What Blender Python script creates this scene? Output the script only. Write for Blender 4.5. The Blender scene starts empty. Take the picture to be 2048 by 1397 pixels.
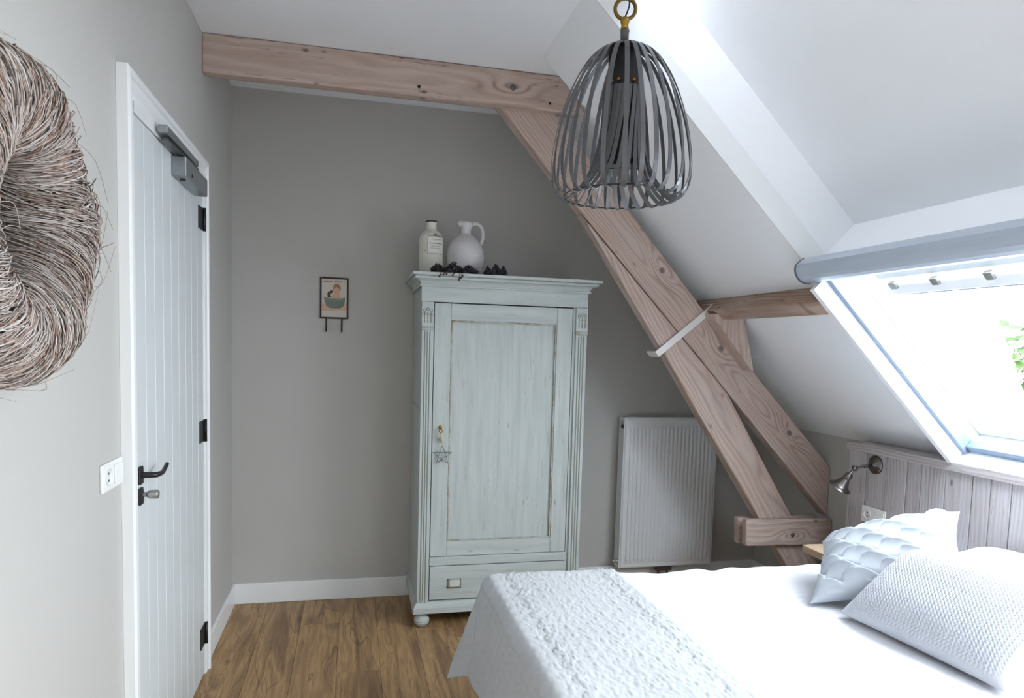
import bpy, bmesh, math, random
from mathutils import Matrix, Vector
random.seed(7)
sc = bpy.context.scene
COL = sc.collection

# ------------------------------------------------------------------ camera
cam_d = bpy.data.cameras.new('camera'); cam = bpy.data.objects.new('camera', cam_d); COL.objects.link(cam)
yaw, pitch, roll = math.radians(13.19), math.radians(-4.30), math.radians(1.656)
fw = Vector((math.sin(yaw)*math.cos(pitch), math.cos(yaw)*math.cos(pitch), math.sin(pitch)))
r0 = Vector((math.cos(yaw), -math.sin(yaw), 0)); u0 = r0.cross(fw)
rt = r0*math.cos(roll) + u0*math.sin(roll); up = -r0*math.sin(roll) + u0*math.cos(roll)
m = Matrix((rt, up, -fw)).transposed().to_4x4(); m.translation = Vector((0, 0, 1.45)); cam.matrix_world = m
cam_d.sensor_width = 36; cam_d.sensor_fit = 'HORIZONTAL'
cam_d.lens = 36*1367.8/2048
cam_d.shift_y = 96.8/2048
cam_d.clip_start = .02
sc.camera = cam

# ------------------------------------------------------------------ world, exposure
w = bpy.data.worlds.new('sky'); sc.world = w; w.use_nodes = True
bg = w.node_tree.nodes['Background']
bg.inputs[0].default_value = (.86, .93, 1.0, 1); bg.inputs[1].default_value = 9.0
vs = sc.view_settings
vs.view_transform = 'Standard'; vs.look = 'None'; vs.gamma = 1; vs.use_curve_mapping = False
vs.exposure = 0.92

# roof frame: t runs down the slope from the ceiling edge, n points into the room
XL, ZC, S = .793, 2.715, .968
nn = math.sqrt(1+S*S); CT, ST = 1/nn, S/nn
def rp(t, y, n=0.0): return Vector((XL + CT*t - ST*n, y, ZC - ST*t - CT*n))
RM = Matrix(((CT, 0, -ST), (0, 1, 0), (-ST, 0, -CT)))           # columns d, y, n (left handed on purpose: used for points only)
WX, YB, XK, YF = -.6245, 3.885, 2.55, -2.4                       # left wall, back wall, knee wall, wall behind the viewer

def portal(name, t0, t1, y0, y1, n):
    l = bpy.data.lights.new(name, 'AREA'); l.shape = 'RECTANGLE'; l.size = t1-t0; l.size_y = y1-y0
    l.energy = 1; l.cycles.is_portal = True
    o = bpy.data.objects.new(name, l); COL.objects.link(o)
    d = Vector((CT, 0, -ST)); nin = Vector((-ST, 0, -CT)); z = -nin; x = d; y = z.cross(x)
    M = Matrix((x, y, z)).transposed().to_4x4(); M.translation = rp((t0+t1)/2, (y0+y1)/2, n); o.matrix_world = M
portal('daylight_portal', 1.36, 2.36, 1.0, 2.30, -.17)
portal('daylight_portal', .55, 2.1, -1.7, .2, -.17)  # portal of the added fill skylight behind the viewer
# low sun-lit haze through the far skylight, softened: daylight has a direction
sun_d = bpy.data.lights.new('sun', 'SUN'); sun_d.energy = 0.5; sun_d.angle = math.radians(60); sun_d.color = (1, .98, .95)
sun = bpy.data.objects.new('sun', sun_d); COL.objects.link(sun)
sun.rotation_euler = Vector((-.80, .42, -.42)).to_track_quat('-Z', 'Y').to_euler()

# ------------------------------------------------------------------ helpers
def srgb(r, g, b):
    f = lambda c: (c/255/12.92) if c/255 <= .04045 else ((c/255+.055)/1.055)**2.4
    return (f(r), f(g), f(b), 1)

class NT:
    def __init__(s, name, rough=.5, spec=.5, metal=0):
        s.m = bpy.data.materials.new(name); s.m.use_nodes = True; s.t = s.m.node_tree
        s.b = s.t.nodes['Principled BSDF']; s.b.inputs['Roughness'].default_value = rough
        s.b.inputs['Specular IOR Level'].default_value = spec; s.b.inputs['Metallic'].default_value = metal
    def put(s, n, i, v):
        if isinstance(v, bpy.types.NodeSocket): s.t.links.new(v, n.inputs[i])
        elif v is not None: n.inputs[i].default_value = v
    def new(s, k): return s.t.nodes.new('ShaderNode'+k)
    def math(s, op, a, b=None, c=None, clamp=False):
        n = s.new('Math'); n.operation = op; n.use_clamp = clamp
        s.put(n, 0, a); s.put(n, 1, b); s.put(n, 2, c); return n.outputs[0]
    def coord(s, kind='Object', scale=(1, 1, 1), rand=0.0):
        v = s.new('TexCoord').outputs[kind]
        if rand:
            oi = s.new('ObjectInfo').outputs['Random']
            cb = s.new('CombineXYZ')
            for i, k in enumerate((1.0, 1.7, 2.3)): s.put(cb, i, s.math('MULTIPLY', oi, rand*k))
            va = s.new('VectorMath'); va.operation = 'ADD'; s.put(va, 0, v); s.put(va, 1, cb.outputs[0]); v = va.outputs[0]
        mp = s.new('Mapping'); s.put(mp, 0, v); mp.inputs['Scale'].default_value = scale; return mp.outputs[0]
    def noise(s, v, scale=5, detail=3, rough=.5, dist=0):
        n = s.new('TexNoise'); s.put(n, 'Vector', v); n.inputs['Scale'].default_value = scale
        n.inputs['Detail'].default_value = detail; n.inputs['Roughness'].default_value = rough; n.inputs['Distortion'].default_value = dist
        return n.outputs[0]
    def vor(s, v, scale=5, feat='F1'):
        n = s.new('TexVoronoi'); n.feature = feat; s.put(n, 'Vector', v); n.inputs['Scale'].default_value = scale; return n.outputs[0]
    def ramp(s, f, *stops):
        n = s.new('ValToRGB'); s.put(n, 0, f); e = n.color_ramp.elements
        while len(e) < len(stops): e.new(.5)
        for el, (p, c) in zip(e, stops):
            el.position = p; el.color = c if not isinstance(c, (int, float)) else (c, c, c, 1)
        return n.outputs[0]
    def mix(s, f, a, b, mode='MIX'):
        n = s.new('Mix'); n.data_type = 'RGBA'; n.blend_type = mode
        s.put(n, 0, f); s.put(n, 6, a); s.put(n, 7, b); return n.outputs[2]
    def bump(s, h, strength=.2, dist=.002):
        n = s.new('Bump'); n.inputs['Strength'].default_value = strength; n.inputs['Distance'].default_value = dist
        s.put(n, 'Height', h); s.t.links.new(n.outputs[0], s.b.inputs['Normal'])
    def color(s, c): s.put(s.b, 'Base Color', c)

def plain(name, c, rough=.5, spec=.5, metal=0, var=0.0, bump=0.0, scale=60):
    k = NT(name, rough, spec, metal)
    if var:
        n = k.noise(k.coord(), scale*.1, 4)
        k.color(k.mix(n, tuple(x*(1-var) for x in c[:3])+(1,), tuple(min(1, x*(1+var)) for x in c[:3])+(1,)))
    else: k.color(c)
    if bump: k.bump(k.noise(k.coord(), scale, 3), bump, .001)
    return k.m

def wood(name, axis, light, mid, dark, freq=75, knots=(), rand=1.0, wash=None, pore=.35, rough=.7, centre=(.012, -.035), specks=.0, ring=.55):
    knotc = tuple(c*.6 for c in dark[:3])+(1,)
    """sawn timber: growth rings about an off-centre pith along the grain axis, fibres, knots, white wash"""
    k = NT(name, rough, .3)
    v = k.coord('Object', (1, 1, 1), 0)
    sx = k.new('SeparateXYZ'); k.put(sx, 0, v)
    U, V, W = {'X': (0, 1, 2), 'Y': (1, 0, 2), 'Z': (2, 0, 1)}[axis]
    u, a, b = sx.outputs[U], sx.outputs[V], sx.outputs[W]
    if rand:
        oi = k.new('ObjectInfo').outputs['Random']
        u = k.math('ADD', u, k.math('MULTIPLY', oi, 37.0*rand))
        a2 = k.math('ADD', a, k.math('MULTIPLY', k.math('SUBTRACT', k.math('FRACT', k.math('MULTIPLY', oi, 13.7)), .5), .09))
        b2 = k.math('ADD', b, k.math('MULTIPLY', k.math('SUBTRACT', k.math('FRACT', k.math('MULTIPLY', oi, 7.3)), .5), .09))
    else: a2, b2 = a, b
    def vec(x, y, z):
        c = k.new('CombineXYZ'); k.put(c, 0, x); k.put(c, 1, y); k.put(c, 2, z); return c.outputs[0]
    long_ = vec(k.math('MULTIPLY', u, .9), k.math('MULTIPLY', a2, 4.0), k.math('MULTIPLY', b2, 4.0))
    drift = k.math('MULTIPLY', k.math('SUBTRACT', k.noise(long_, 1.3, 2), .5), .11)
    da = k.math('SUBTRACT', a2, centre[0]); db = k.math('SUBTRACT', b2, centre[1])
    r = k.math('SQRT', k.math('ADD', k.math('MULTIPLY', da, da), k.math('MULTIPLY', db, db)))
    f = k.math('ADD', r, drift)
    f = k.math('ADD', f, k.math('MULTIPLY', k.noise(vec(k.math('MULTIPLY', u, 3.0), k.math('MULTIPLY', a2, 14.0), k.math('MULTIPLY', b2, 14.0)), 1.5, 3), .012))
    core = None
    for (ku, kw, sz) in knots:
        du = k.math('SUBTRACT', sx.outputs[U], ku); dw = k.math('SUBTRACT', sx.outputs[W], kw)
        q = k.math('ADD', k.math('MULTIPLY', k.math('MULTIPLY', du, du), 1/(.11*sz)**2), k.math('MULTIPLY', k.math('MULTIPLY', dw, dw), 1/(.035*sz)**2))
        f = k.math('ADD', f, k.math('MULTIPLY', k.math('POWER', 2.718, k.math('MULTIPLY', q, -1.0)), .05))
        c = k.math('ADD', k.math('MULTIPLY', k.math('MULTIPLY', du, du), 1/(.017*sz)**2), k.math('MULTIPLY', k.math('MULTIPLY', dw, dw), 1/(.014*sz)**2))
        c = k.math('SUBTRACT', 1.3, c, clamp=True)
        core = c if core is None else k.math('MAXIMUM', core, c)
    s = k.math('SINE', k.math('MULTIPLY', f, freq*6.283))
    s = k.math('MULTIPLY_ADD', s, .5, .5)
    hard = k.math('MULTIPLY', k.ramp(k.noise(vec(k.math('MULTIPLY', u, 1.1), k.math('MULTIPLY', a2, 7.0), k.math('MULTIPLY', b2, 7.0)), 1.7, 2), (.40, .10), (.62, 1)), ring)
    if knots:
        near = None
        for (ku, kw, sz) in knots:
            du = k.math('SUBTRACT', sx.outputs[U], ku); dw = k.math('SUBTRACT', sx.outputs[W], kw)
            q = k.math('ADD', k.math('MULTIPLY', k.math('MULTIPLY', du, du), 1/(.20*sz)**2), k.math('MULTIPLY', k.math('MULTIPLY', dw, dw), 1/(.05*sz)**2))
            g = k.math('POWER', 2.718, k.math('MULTIPLY', q, -1.0)); near = g if near is None else k.math('MAXIMUM', near, g)
        hard = k.math('MAXIMUM', hard, k.math('MULTIPLY', near, .85))
    col = k.mix(k.ramp(s, (.0, 0), (.6, 1)), light, mid)
    col = k.mix(k.math('MULTIPLY', k.ramp(s, (.72, 0), (.97, 1)), hard), col, dark)
    fib = k.noise(vec(k.math('MULTIPLY', u, 5.0), k.math('MULTIPLY', a2, 260.0), k.math('MULTIPLY', b2, 260.0)), 1.0, 3, .6)
    col = k.mix(k.math('MULTIPLY', k.ramp(fib, (.42, 0), (.68, 1)), pore), col, dark)
    blot = k.noise(vec(k.math('MULTIPLY', u, 1.2), k.math('MULTIPLY', a2, 9.0), k.math('MULTIPLY', b2, 9.0)), 1.6, 4)
    if wash is not None:
        col = k.mix(k.math('MULTIPLY', k.ramp(blot, (.35, 0), (.7, 1)), .55), col, wash)
    else:
        col = k.mix(k.math('MULTIPLY', k.ramp(blot, (.35, 0), (.75, 1)), .5), col, mid)
    if specks:
        ab = k.math('ADD', a2, b2)
        sp = k.vor(vec(k.math('MULTIPLY', u, 7.0), k.math('MULTIPLY', ab, 13.0), 0.0), 1.0)
        col = k.mix(k.math('MULTIPLY', k.ramp(sp, (.0, 1), (.06, .9), (.13, 0)), specks), col, knotc)
        ck = k.noise(vec(k.math('MULTIPLY', u, 2.2), k.math('MULTIPLY', ab, 40.0), 4.0), 1.0, 2)
        col = k.mix(k.math('MULTIPLY', k.ramp(k.math('ABSOLUTE', k.math('SUBTRACT', ck, .64)), (0, 1), (.012, 0)), specks*.8), col, knotc)
    if core is not None: col = k.mix(k.math('MULTIPLY', core, .8), col, srgb(88, 84, 90))
    k.color(col)
    k.bump(k.math('ADD', k.math('MULTIPLY', fib, .6), k.math('MULTIPLY', s, .4)), .25, .002)
    return k.m

def obj(name, bm, mat, parent=None, smooth=False, bevel=0.0, recalc=True, kind=None, mw=None, seg=2):
    if recalc: bmesh.ops.recalc_face_normals(bm, faces=bm.faces)
    me = bpy.data.meshes.new(name)
    off = parent['_loc'] if (parent is not None and '_loc' in parent) else None
    if parent is not None and mw is None:
        L = Vector(base_of(parent))
        bmesh.ops.translate(bm, verts=bm.verts, vec=-L)
    bm.to_mesh(me); bm.free()
    if smooth:
        for p in me.polygons: p.use_smooth = True
    o = bpy.data.objects.new(name, me); COL.objects.link(o)
    for mm in (mat if isinstance(mat, (list, tuple)) else [mat]): me.materials.append(mm)
    if parent is not None:
        o.parent = parent
        if mw is not None: o.matrix_basis = Matrix.Translation(-Vector(base_of(parent))) @ mw
    elif mw is not None: o.matrix_basis = mw
    if bevel:
        b = o.modifiers.new('bevel', 'BEVEL'); b.width = bevel; b.segments = seg; b.limit_method = 'ANGLE'; b.angle_limit = math.radians(40)
    if kind: o['kind'] = kind
    return o
def base_of(o):
    p = Vector((0, 0, 0))
    while o is not None: p += o.matrix_basis.translation; o = o.parent
    return p
def tag(o, label, cat, group=None):
    o['label'] = label; o['category'] = cat
    if group: o['group'] = group
    return o
def thing(name, loc, label, cat, group=None):
    o = bpy.data.objects.new(name, None); COL.objects.link(o); o.location = loc; o.empty_display_size = .05
    return tag(o, label, cat, group)
def struct(name, bm, mat, **k):
    o = obj(name, bm, mat, **k); o['kind'] = 'structure'; return o
def lab(o, s): o['label'] = s; return o

def box(bm, lo, hi, f=None):
    vs_ = [Vector((x, y, z)) for x in (lo[0], hi[0]) for y in (lo[1], hi[1]) for z in (lo[2], hi[2])]
    if f: vs_ = [f(v) for v in vs_]
    v = [bm.verts.new(p) for p in vs_]
    for q in ((0, 1, 3, 2), (4, 6, 7, 5), (0, 4, 5, 1), (2, 3, 7, 6), (0, 2, 6, 4), (1, 5, 7, 3)): bm.faces.new([v[i] for i in q])
    return bm
def B(lo, hi): return box(bmesh.new(), lo, hi)
def rbox(t0, t1, y0, y1, n0, n1, bm=None):
    return box(bm or bmesh.new(), (t0, y0, n0), (t1, y1, n1), lambda v: rp(v.x, v.y, v.z))
def prism(poly, a0, a1, fn, bm=None):
    """polygon of 2-tuples extruded from a0 to a1; fn(p, a) -> point"""
    bm = bm or bmesh.new()
    A = [bm.verts.new(fn(p, a0)) for p in poly]; C_ = [bm.verts.new(fn(p, a1)) for p in poly]
    n = len(poly)
    bm.faces.new(A); bm.faces.new(C_[::-1])
    for i in range(n): bm.faces.new((A[i], A[(i+1) % n], C_[(i+1) % n], C_[i]))
    return bm
def tube(bm, pts, r, seg=8, cap=True, closed=False, mi=0):
    pts = [Vector(p) for p in pts]; n = len(pts); rings = []
    R = r if isinstance(r, (list, tuple)) else [r]*n
    ref = None
    for i, p in enumerate(pts):
        t = (pts[(i+1) % n] - pts[i-1]) if closed else (pts[min(i+1, n-1)] - pts[max(i-1, 0)])
        t.normalize()
        if ref is None: ref = Vector((0, 0, 1)) if abs(t.z) < .9 else Vector((1, 0, 0))
        a = (ref - t*ref.dot(t))
        if a.length < 1e-6: a = t.orthogonal()
        a.normalize(); ref = a; b = t.cross(a)
        rings.append([bm.verts.new(p + (a*math.cos(2*math.pi*k/seg) + b*math.sin(2*math.pi*k/seg))*R[i]) for k in range(seg)])
    for i in range(n if closed else n-1):
        A, C_ = rings[i], rings[(i+1) % n]
        for k in range(seg):
            f = bm.faces.new((A[k], A[(k+1) % seg], C_[(k+1) % seg], C_[k])); f.material_index = mi
    if cap and not closed:
        bm.faces.new(rings[0][::-1]).material_index = mi; bm.faces.new(rings[-1]).material_index = mi
    return bm
def lathe(bm, prof, c, axis=(0, 0, 1), seg=32):
    """prof: (radius, height along axis)"""
    ax = Vector(axis).normalized(); a = ax.orthogonal().normalized(); b = ax.cross(a); c = Vector(c); rings = []
    for r, h in prof:
        if r < 1e-6: rings.append([bm.verts.new(c + ax*h)])
        else: rings.append([bm.verts.new(c + ax*h + (a*math.cos(2*math.pi*k/seg) + b*math.sin(2*math.pi*k/seg))*r) for k in range(seg)])
    for A, C_ in zip(rings, rings[1:]):
        for k in range(seg):
            j = (k+1) % seg
            if len(A) == 1 and len(C_) == 1: continue
            if len(A) == 1: bm.faces.new((A[0], C_[k], C_[j]))
            elif len(C_) == 1: bm.faces.new((A[k], A[j], C_[0]))
            else: bm.faces.new((A[k], A[j], C_[j], C_[k]))
    return bm
def L(prof, c, axis=(0, 0, 1), seg=32): return lathe(bmesh.new(), prof, c, axis, seg)
def smoothpath(pts, n=8):
    P = [Vector(p) for p in pts]; out = []
    for i in range(len(P)-1):
        p0, p1, p2, p3 = P[max(i-1, 0)], P[i], P[i+1], P[min(i+2, len(P)-1)]
        for k in range(n):
            t = k/n
            out.append(.5*((2*p1) + (p2-p0)*t + (2*p0-5*p1+4*p2-p3)*t*t + (3*p1-p0-3*p2+p3)*t**3))
    return out + [P[-1]]
def copy_to(o, parent, M=None):
    c = o.copy(); COL.objects.link(c); c.parent = parent
    if M is not None: c.matrix_basis = M
    return c

# ------------------------------------------------------------------ materials
def paint(name, c, rough=.75):
    k = NT(name, rough, .25)
    n = k.noise(k.coord(), 1.2, 3)
    k.color(k.mix(n, tuple(x*.97 for x in c[:3])+(1,), tuple(min(1, x*1.03) for x in c[:3])+(1,)))
    k.bump(k.noise(k.coord(), 220, 3), .12, .0008); return k.m
M_wall = paint('greige_wall_paint', srgb(190, 188, 184))
M_ceil = paint('white_ceiling_plaster', srgb(246, 248, 252))
M_trim = plain('white_gloss_trim', srgb(236, 238, 239), .35, .5)
M_door = plain('white_door_lacquer', srgb(214, 219, 221), .4, .5)
M_black = plain('black_iron', srgb(26, 27, 30), .4, .5)
M_steel = plain('silver_closer_metal', srgb(150, 156, 160), .35, .5, .7)
M_plastic = plain('white_plastic', srgb(240, 241, 240), .3, .5)
M_dark = plain('dark_gap', srgb(40, 38, 36), .8)
M_brass = plain('brass', srgb(150, 122, 62), .3, .5, 1)
M_nickel = plain('worn_nickel', srgb(168, 168, 164), .42, .5, .85, .25)
M_pewter = plain('antique_pewter', srgb(122, 118, 116), .28, .5, 1, .3, 0, 300)
BL, BMI, BD, BW = srgb(202, 180, 167), srgb(188, 164, 151), srgb(128, 104, 95), srgb(206, 192, 185)
def floor_mat():
    k = NT('oak_floor_boards', .48, .35)
    v = k.coord('Object', (1, 1, 1)); oi = k.new('ObjectInfo').outputs['Random']
    sx = k.new('SeparateXYZ'); k.put(sx, 0, v)
    u = k.math('ADD', sx.outputs[1], k.math('MULTIPLY', oi, 41.0)); a = k.math('ADD', sx.outputs[0], k.math('MULTIPLY', oi, 7.0))
    def vec(x, y, z=0.0):
        c = k.new('CombineXYZ'); k.put(c, 0, x); k.put(c, 1, y); k.put(c, 2, z); return c.outputs[0]
    band = k.noise(vec(k.math('MULTIPLY', u, 1.0), k.math('MULTIPLY', a, 9.0)), 1.6, 3, .5, 1.2)
    col = k.ramp(band, (.28, srgb(130, 102, 77)), (.45, srgb(164, 131, 95)), (.58, srgb(190, 154, 110)), (.72, srgb(154, 121, 88)))
    fl = k.noise(vec(k.math('MULTIPLY', u, 1.6), k.math('MULTIPLY', a, 6.0)), 1.1, 2, .5, .6)
    ringv = k.math('SINE', k.math('ADD', k.math('MULTIPLY', a, 300.0), k.math('MULTIPLY', fl, 60.0)))
    m_ = k.ramp(k.noise(vec(k.math('MULTIPLY', u, 1.4), k.math('MULTIPLY', a, 8.0), 3.0), 1.3, 2), (.45, 0), (.62, 1))
    col = k.mix(k.math('MULTIPLY', k.math('MULTIPLY', k.ramp(ringv, (.4, 0), (1, 1)), m_), .28), col, srgb(84, 60, 40))
    fib = k.noise(vec(k.math('MULTIPLY', u, 4.0), k.math('MULTIPLY', a, 210.0)), 1.0, 3, .6)
    col = k.mix(k.math('MULTIPLY', k.ramp(fib, (.42, 0), (.7, 1)), .4), col, srgb(92, 66, 44))
    sp = k.vor(vec(k.math('MULTIPLY', u, 3.0), k.math('MULTIPLY', a, 7.0)), 1.0)
    col = k.mix(k.math('MULTIPLY', k.ramp(sp, (0, 1), (.12, 0)), .7), col, srgb(70, 50, 34))
    cr = k.math('ABSOLUTE', k.math('SUBTRACT', k.noise(vec(k.math('MULTIPLY', u, 1.1), k.math('MULTIPLY', a, 5.0), 9.0), 1.5, 1), .5))
    col = k.mix(k.math('MULTIPLY', k.ramp(cr, (0, 1), (.006, 0)), .55), col, srgb(70, 50, 34))
    k.color(col); k.bump(fib, .15, .001); return k.m
M_floorw = floor_mat()
M_hb = wood('grey_scaffold_wood', 'Z', srgb(190, 184, 184), srgb(180, 172, 172), srgb(122, 114, 116), 60, rand=1.0, wash=srgb(196, 196, 202), pore=.28, rough=.8, specks=.75, ring=.4)
M_hbcap = wood('grey_scaffold_wood_cap', 'Y', srgb(190, 182, 180), srgb(178, 169, 167), srgb(122, 114, 114), 60, wash=srgb(196, 194, 198), pore=.28, rough=.8, specks=.5, ring=.4)
M_shelf = wood('pale_shelf_wood', 'Y', srgb(216, 194, 168), srgb(204, 178, 150), srgb(160, 130, 104), 60)

def M_wardrobe(name, axis):
    k = NT(name, .55, .3)
    sc_ = {'Z': (14, 14, 1.1), 'X': (1.1, 14, 14)}[axis]
    v = k.coord('Object', sc_, 1.0)
    n1 = k.noise(v, 2.2, 5, .6)
    base = k.ramp(n1, (.30, srgb(172, 179, 177)), (.5, srgb(184, 191, 189)), (.72, srgb(193, 198, 196)))
    n2 = k.noise(k.coord('Object', sc_, 3.0), 3.4, 6, .7, .4)
    base = k.mix(k.math('MULTIPLY', k.ramp(n2, (.60, 0), (.72, 1)), .75), base, srgb(152, 143, 126))
    f3 = k.vor(k.coord('Object', tuple(s*1.0 for s in ((26, .01, 9) if axis == 'Z' else (9, .01, 26))), 5.0), 1.0)
    base = k.mix(k.math('MULTIPLY', k.ramp(f3, (0, 1), (.12, 0)), .45), base, srgb(120, 118, 106))
    sp = k.vor(k.coord('Object', tuple(s*1.0 for s in ((9, 9, 3.2) if axis == 'Z' else (3.2, 9, 9))), 2.0), 1.3)
    base = k.mix(k.math('MULTIPLY', k.ramp(sp, (0, 1), (.085, 0)), .75), base, srgb(112, 112, 102))
    k.color(base); k.bump(k.math('ADD', n1, n2), .15, .0015); return k.m
M_wz, M_wx = M_wardrobe('grey_green_chalk_paint', 'Z'), M_wardrobe('grey_green_chalk_paint_rails', 'X')
def worn():
    k = NT('worn_paint_edge', .7, .3)
    k.color(k.mix(k.ramp(k.noise(k.coord('Object', (1, 1, 1), 1.0), 16, 4, .7), (.42, 0), (.66, 1)), srgb(180, 184, 178), srgb(142, 128, 104))); return k.m
M_worn = worn()
M_groove = plain('dirty_groove_paint', srgb(140, 142, 132), .7, .3, 0, .2)

# ------------------------------------------------------------------ room shell
def slab(): pass
struct('floor', B((WX-.1, YF-.1, -.06), (XK+.1, YB+.1, -.012)), M_floorw)
FLOOR = bpy.data.objects['floor']
pw = .19
ix = 0; x = WX
while x < 1.25:
    y = YB - [.62, 1.15, .35, .9, 1.3, .5][ix % 6]; ends = [YB]
    while y > .6: ends.append(y); y -= 1.28
    ends.append(.6)
    for y1, y0 in zip(ends, ends[1:]):
        obj('floor_plank', B((x+.0004, y0+.0004, -.012), (x+pw-.0004, y1-.0004, 0)), M_floorw, FLOOR, bevel=.0012, seg=1)
    x += pw; ix += 1
# remaining floor as one level sheet, beyond what the photo shows
obj('floor_board_field', B((x, .6, -.012), (XK+.1, YB+.1, 0)), M_floorw, FLOOR)
obj('floor_board_field', B((WX-.1, YF-.1, -.012), (XK+.1, .6, 0)), M_floorw, FLOOR)

struct('wall_left', B((WX-.1, YF-.1, -.06), (WX, YB+.1, 3.1)), M_wall)
struct('wall_back', B((WX-.1, YB, -.06), (XK+.1, YB+.1, 3.1)), M_wall)
struct('wall_right', B((XK, YF-.1, -.06), (XK+.1, YB+.1, 1.05)), M_wall)
struct('wall_front', B((WX-.1, YF-.1, -.06), (XK+.1, YF, 3.1)), M_wall)
YW0, YW1 = 1.0, 2.30                    # skylight opening
TW0, TW1 = 1.37, 2.34
YR = 2.40                               # end of the raised roof recess
NR = -.27                               # its depth
CEIL = struct('ceiling', B((WX-.1, YF-.1, ZC), (.98, 3.25, ZC+.1)), M_ceil)
obj('ceiling_panel', B((WX-.1, 3.25, 2.748), (.98, YB+.1, 2.85)), M_ceil, CEIL)
# sloped lining between recess and back wall, notched round the truss
bm = rbox(0, 2.55, YR, 2.985, -.05, 0); rbox(.62, 2.55, 2.985, YB+.1, -.05, 0, bm)
obj('sloped_panel', bm, M_ceil, CEIL)
bm = rbox(-.2, .75, 2.96, YB+.1, -.14, -.09); rbox(.6205, .66, 2.96, YB+.1, -.09, -.0505, bm); rbox(-.1, .62, 2.955, 2.9845, -.09, -.0505, bm)
obj('sloped_panel', bm, M_ceil, CEIL)
obj('sloped_panel', rbox(1.376, 2.55, YW1+.0265, YR, -.05, 0), M_ceil, CEIL)      # narrow strip beside the window
obj('recess_panel', rbox(.0, 1.345, .9, YR+.03, NR-.05, NR), M_ceil, CEIL)
bm = rbox(-.05, 1.345, YR+.0005, YR+.03, NR, -.03); rbox(-.05, 1.345, .87, .8995, NR, -.03, bm)
obj('reveal_panel', bm, M_ceil, CEIL)
obj('lintel_panel', rbox(1.345, 1.375, .87, YR+.03, NR-.02, .0), M_ceil, CEIL)
obj('corner_bead', rbox(.02, 1.33, YR-.006, YR, -.092, .0), M_trim, CEIL)
# roof towards the room behind the viewer, with the hole for the added, unseen fill skylight
bm = rbox(-.05, 2.55, .25, .869, -.05, 0); rbox(1.376, 2.55, .869, .901, -.05, 0, bm); rbox(-.05, 2.55, YF-.1, -1.75, -.05, 0, bm)
rbox(-.05, .543, -1.75, .25, -.05, 0, bm); rbox(2.137, 2.55, -1.75, .25, -.05, 0, bm); rbox(.543, 2.137, .228, .25, -.05, 0, bm); rbox(.543, 2.137, -1.75, -1.728, -.05, 0, bm)
rbox(TW1+.036, 2.55, YW0-.027, YW1+.026, -.05, 0, bm); rbox(1.376, 2.55, .901, YW0-.027, -.05, 0, bm)
obj('sloped_panel', bm, M_ceil, CEIL)

sk = .113
struct('baseboard_back', B((WX, YB-.016, 0), (XK, YB, sk)), M_trim, bevel=.004)
bm = B((WX, 3.131, 0), (WX+.016, YB-.016, sk)); struct('baseboard_left', bm, M_trim, bevel=.004)
struct('baseboard_left', B((WX, YF, 0), (WX+.016, 2.074, sk)), M_trim, bevel=.004)
struct('baseboard_right', B((XK-.016, 2.93, 0), (XK, YB-.016, sk)), M_trim, bevel=.004)

# ------------------------------------------------------------------ door
D = bpy.data.objects.new('door_1', None); COL.objects.link(D); D.location = (WX, 2.6, 0); D['kind'] = 'structure'
y0, y1, zt = 2.16, 3.068, 2.07
nb = 9; bw = (y1-y0)/nb
for i in range(nb):
    obj('door_board', B((WX+.001, y0+i*bw+.0006, .008), (WX+.018, y0+(i+1)*bw-.0006, zt)), M_door, D, bevel=.0018, seg=1)
bm = bmesh.new()
for (a, b_, t) in ((0, .022, .022), (.022, .05, .030), (.05, .072, .024)):
    pass
def casing_profile(q):   # stepped architrave, q across width .072
    return q
def casing(name, f):
    prof = [(0, 0), (0, .030), (.010, .034), (.022, .034), (.026, .026), (.058, .024), (.064, .019), (.070, .019), (.070, 0)]
    return prism(prof, 0, 1, f)
zo = 2.176; yi0, yi1 = 2.150, 3.075
obj('casing', casing('c', lambda p, a: Vector((WX+p[1], yi0-.072+p[0], a*(zo - p[0])))), M_trim, D, bevel=.001, seg=1)
obj('casing', casing('c', lambda p, a: Vector((WX+p[1], yi1+.058-p[0]*.83, a*(zo - p[0])))), M_trim, D, bevel=.001, seg=1)
obj('casing', casing('c', lambda p, a: Vector((WX+p[1], (yi0-.072+p[0])*(1-a) + (yi1+.058-p[0]*.83)*a, zo-p[0]))), M_trim, D, bevel=.001, seg=1)
bm = B((WX, yi0-.004, 0), (WX+.021, y0-.002, zt+.035)); box(bm, (WX, y1+.002, 0), (WX+.021, yi1+.004, zt+.035)); box(bm, (WX, yi0, zt+.003), (WX+.021, yi1, zo-.06))
obj('door_stop', bm, M_trim, D, bevel=.002)
for z in (1.886, 1.014, .139):
    hg = obj('hinge', B((WX+.018, 2.988, z), (WX+.0215, 3.082, z+.09)), M_black, D, bevel=.001)
    obj('hinge_barrel', tube(bmesh.new(), [(WX+.026, 3.071, z-.002), (WX+.026, 3.071, z+.092)], .0065, 12), M_black, hg, smooth=True)
hd = obj('door_handle', B((WX+.018, 2.163, 1.012), (WX+.026, 2.198, 1.066)), M_black, D, bevel=.006)
P = [(WX+.02, 2.181, 1.04), (WX+.05, 2.181, 1.04), (WX+.062, 2.190, 1.039), (WX+.063, 2.215, 1.037), (WX+.062, 2.25, 1.034), (WX+.060, 2.285, 1.038), (WX+.058, 2.325, 1.048)]
sp_ = smoothpath(P, 6)
obj('lever', tube(bmesh.new(), sp_, [.0095 - .0035*i/len(sp_) for i in range(len(sp_))], 12), M_black, hd, smooth=True)
kn = obj('lock_rose', B((WX+.018, 2.163, .951), (WX+.026, 2.197, 1.003)), M_black, D, bevel=.006)
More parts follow.
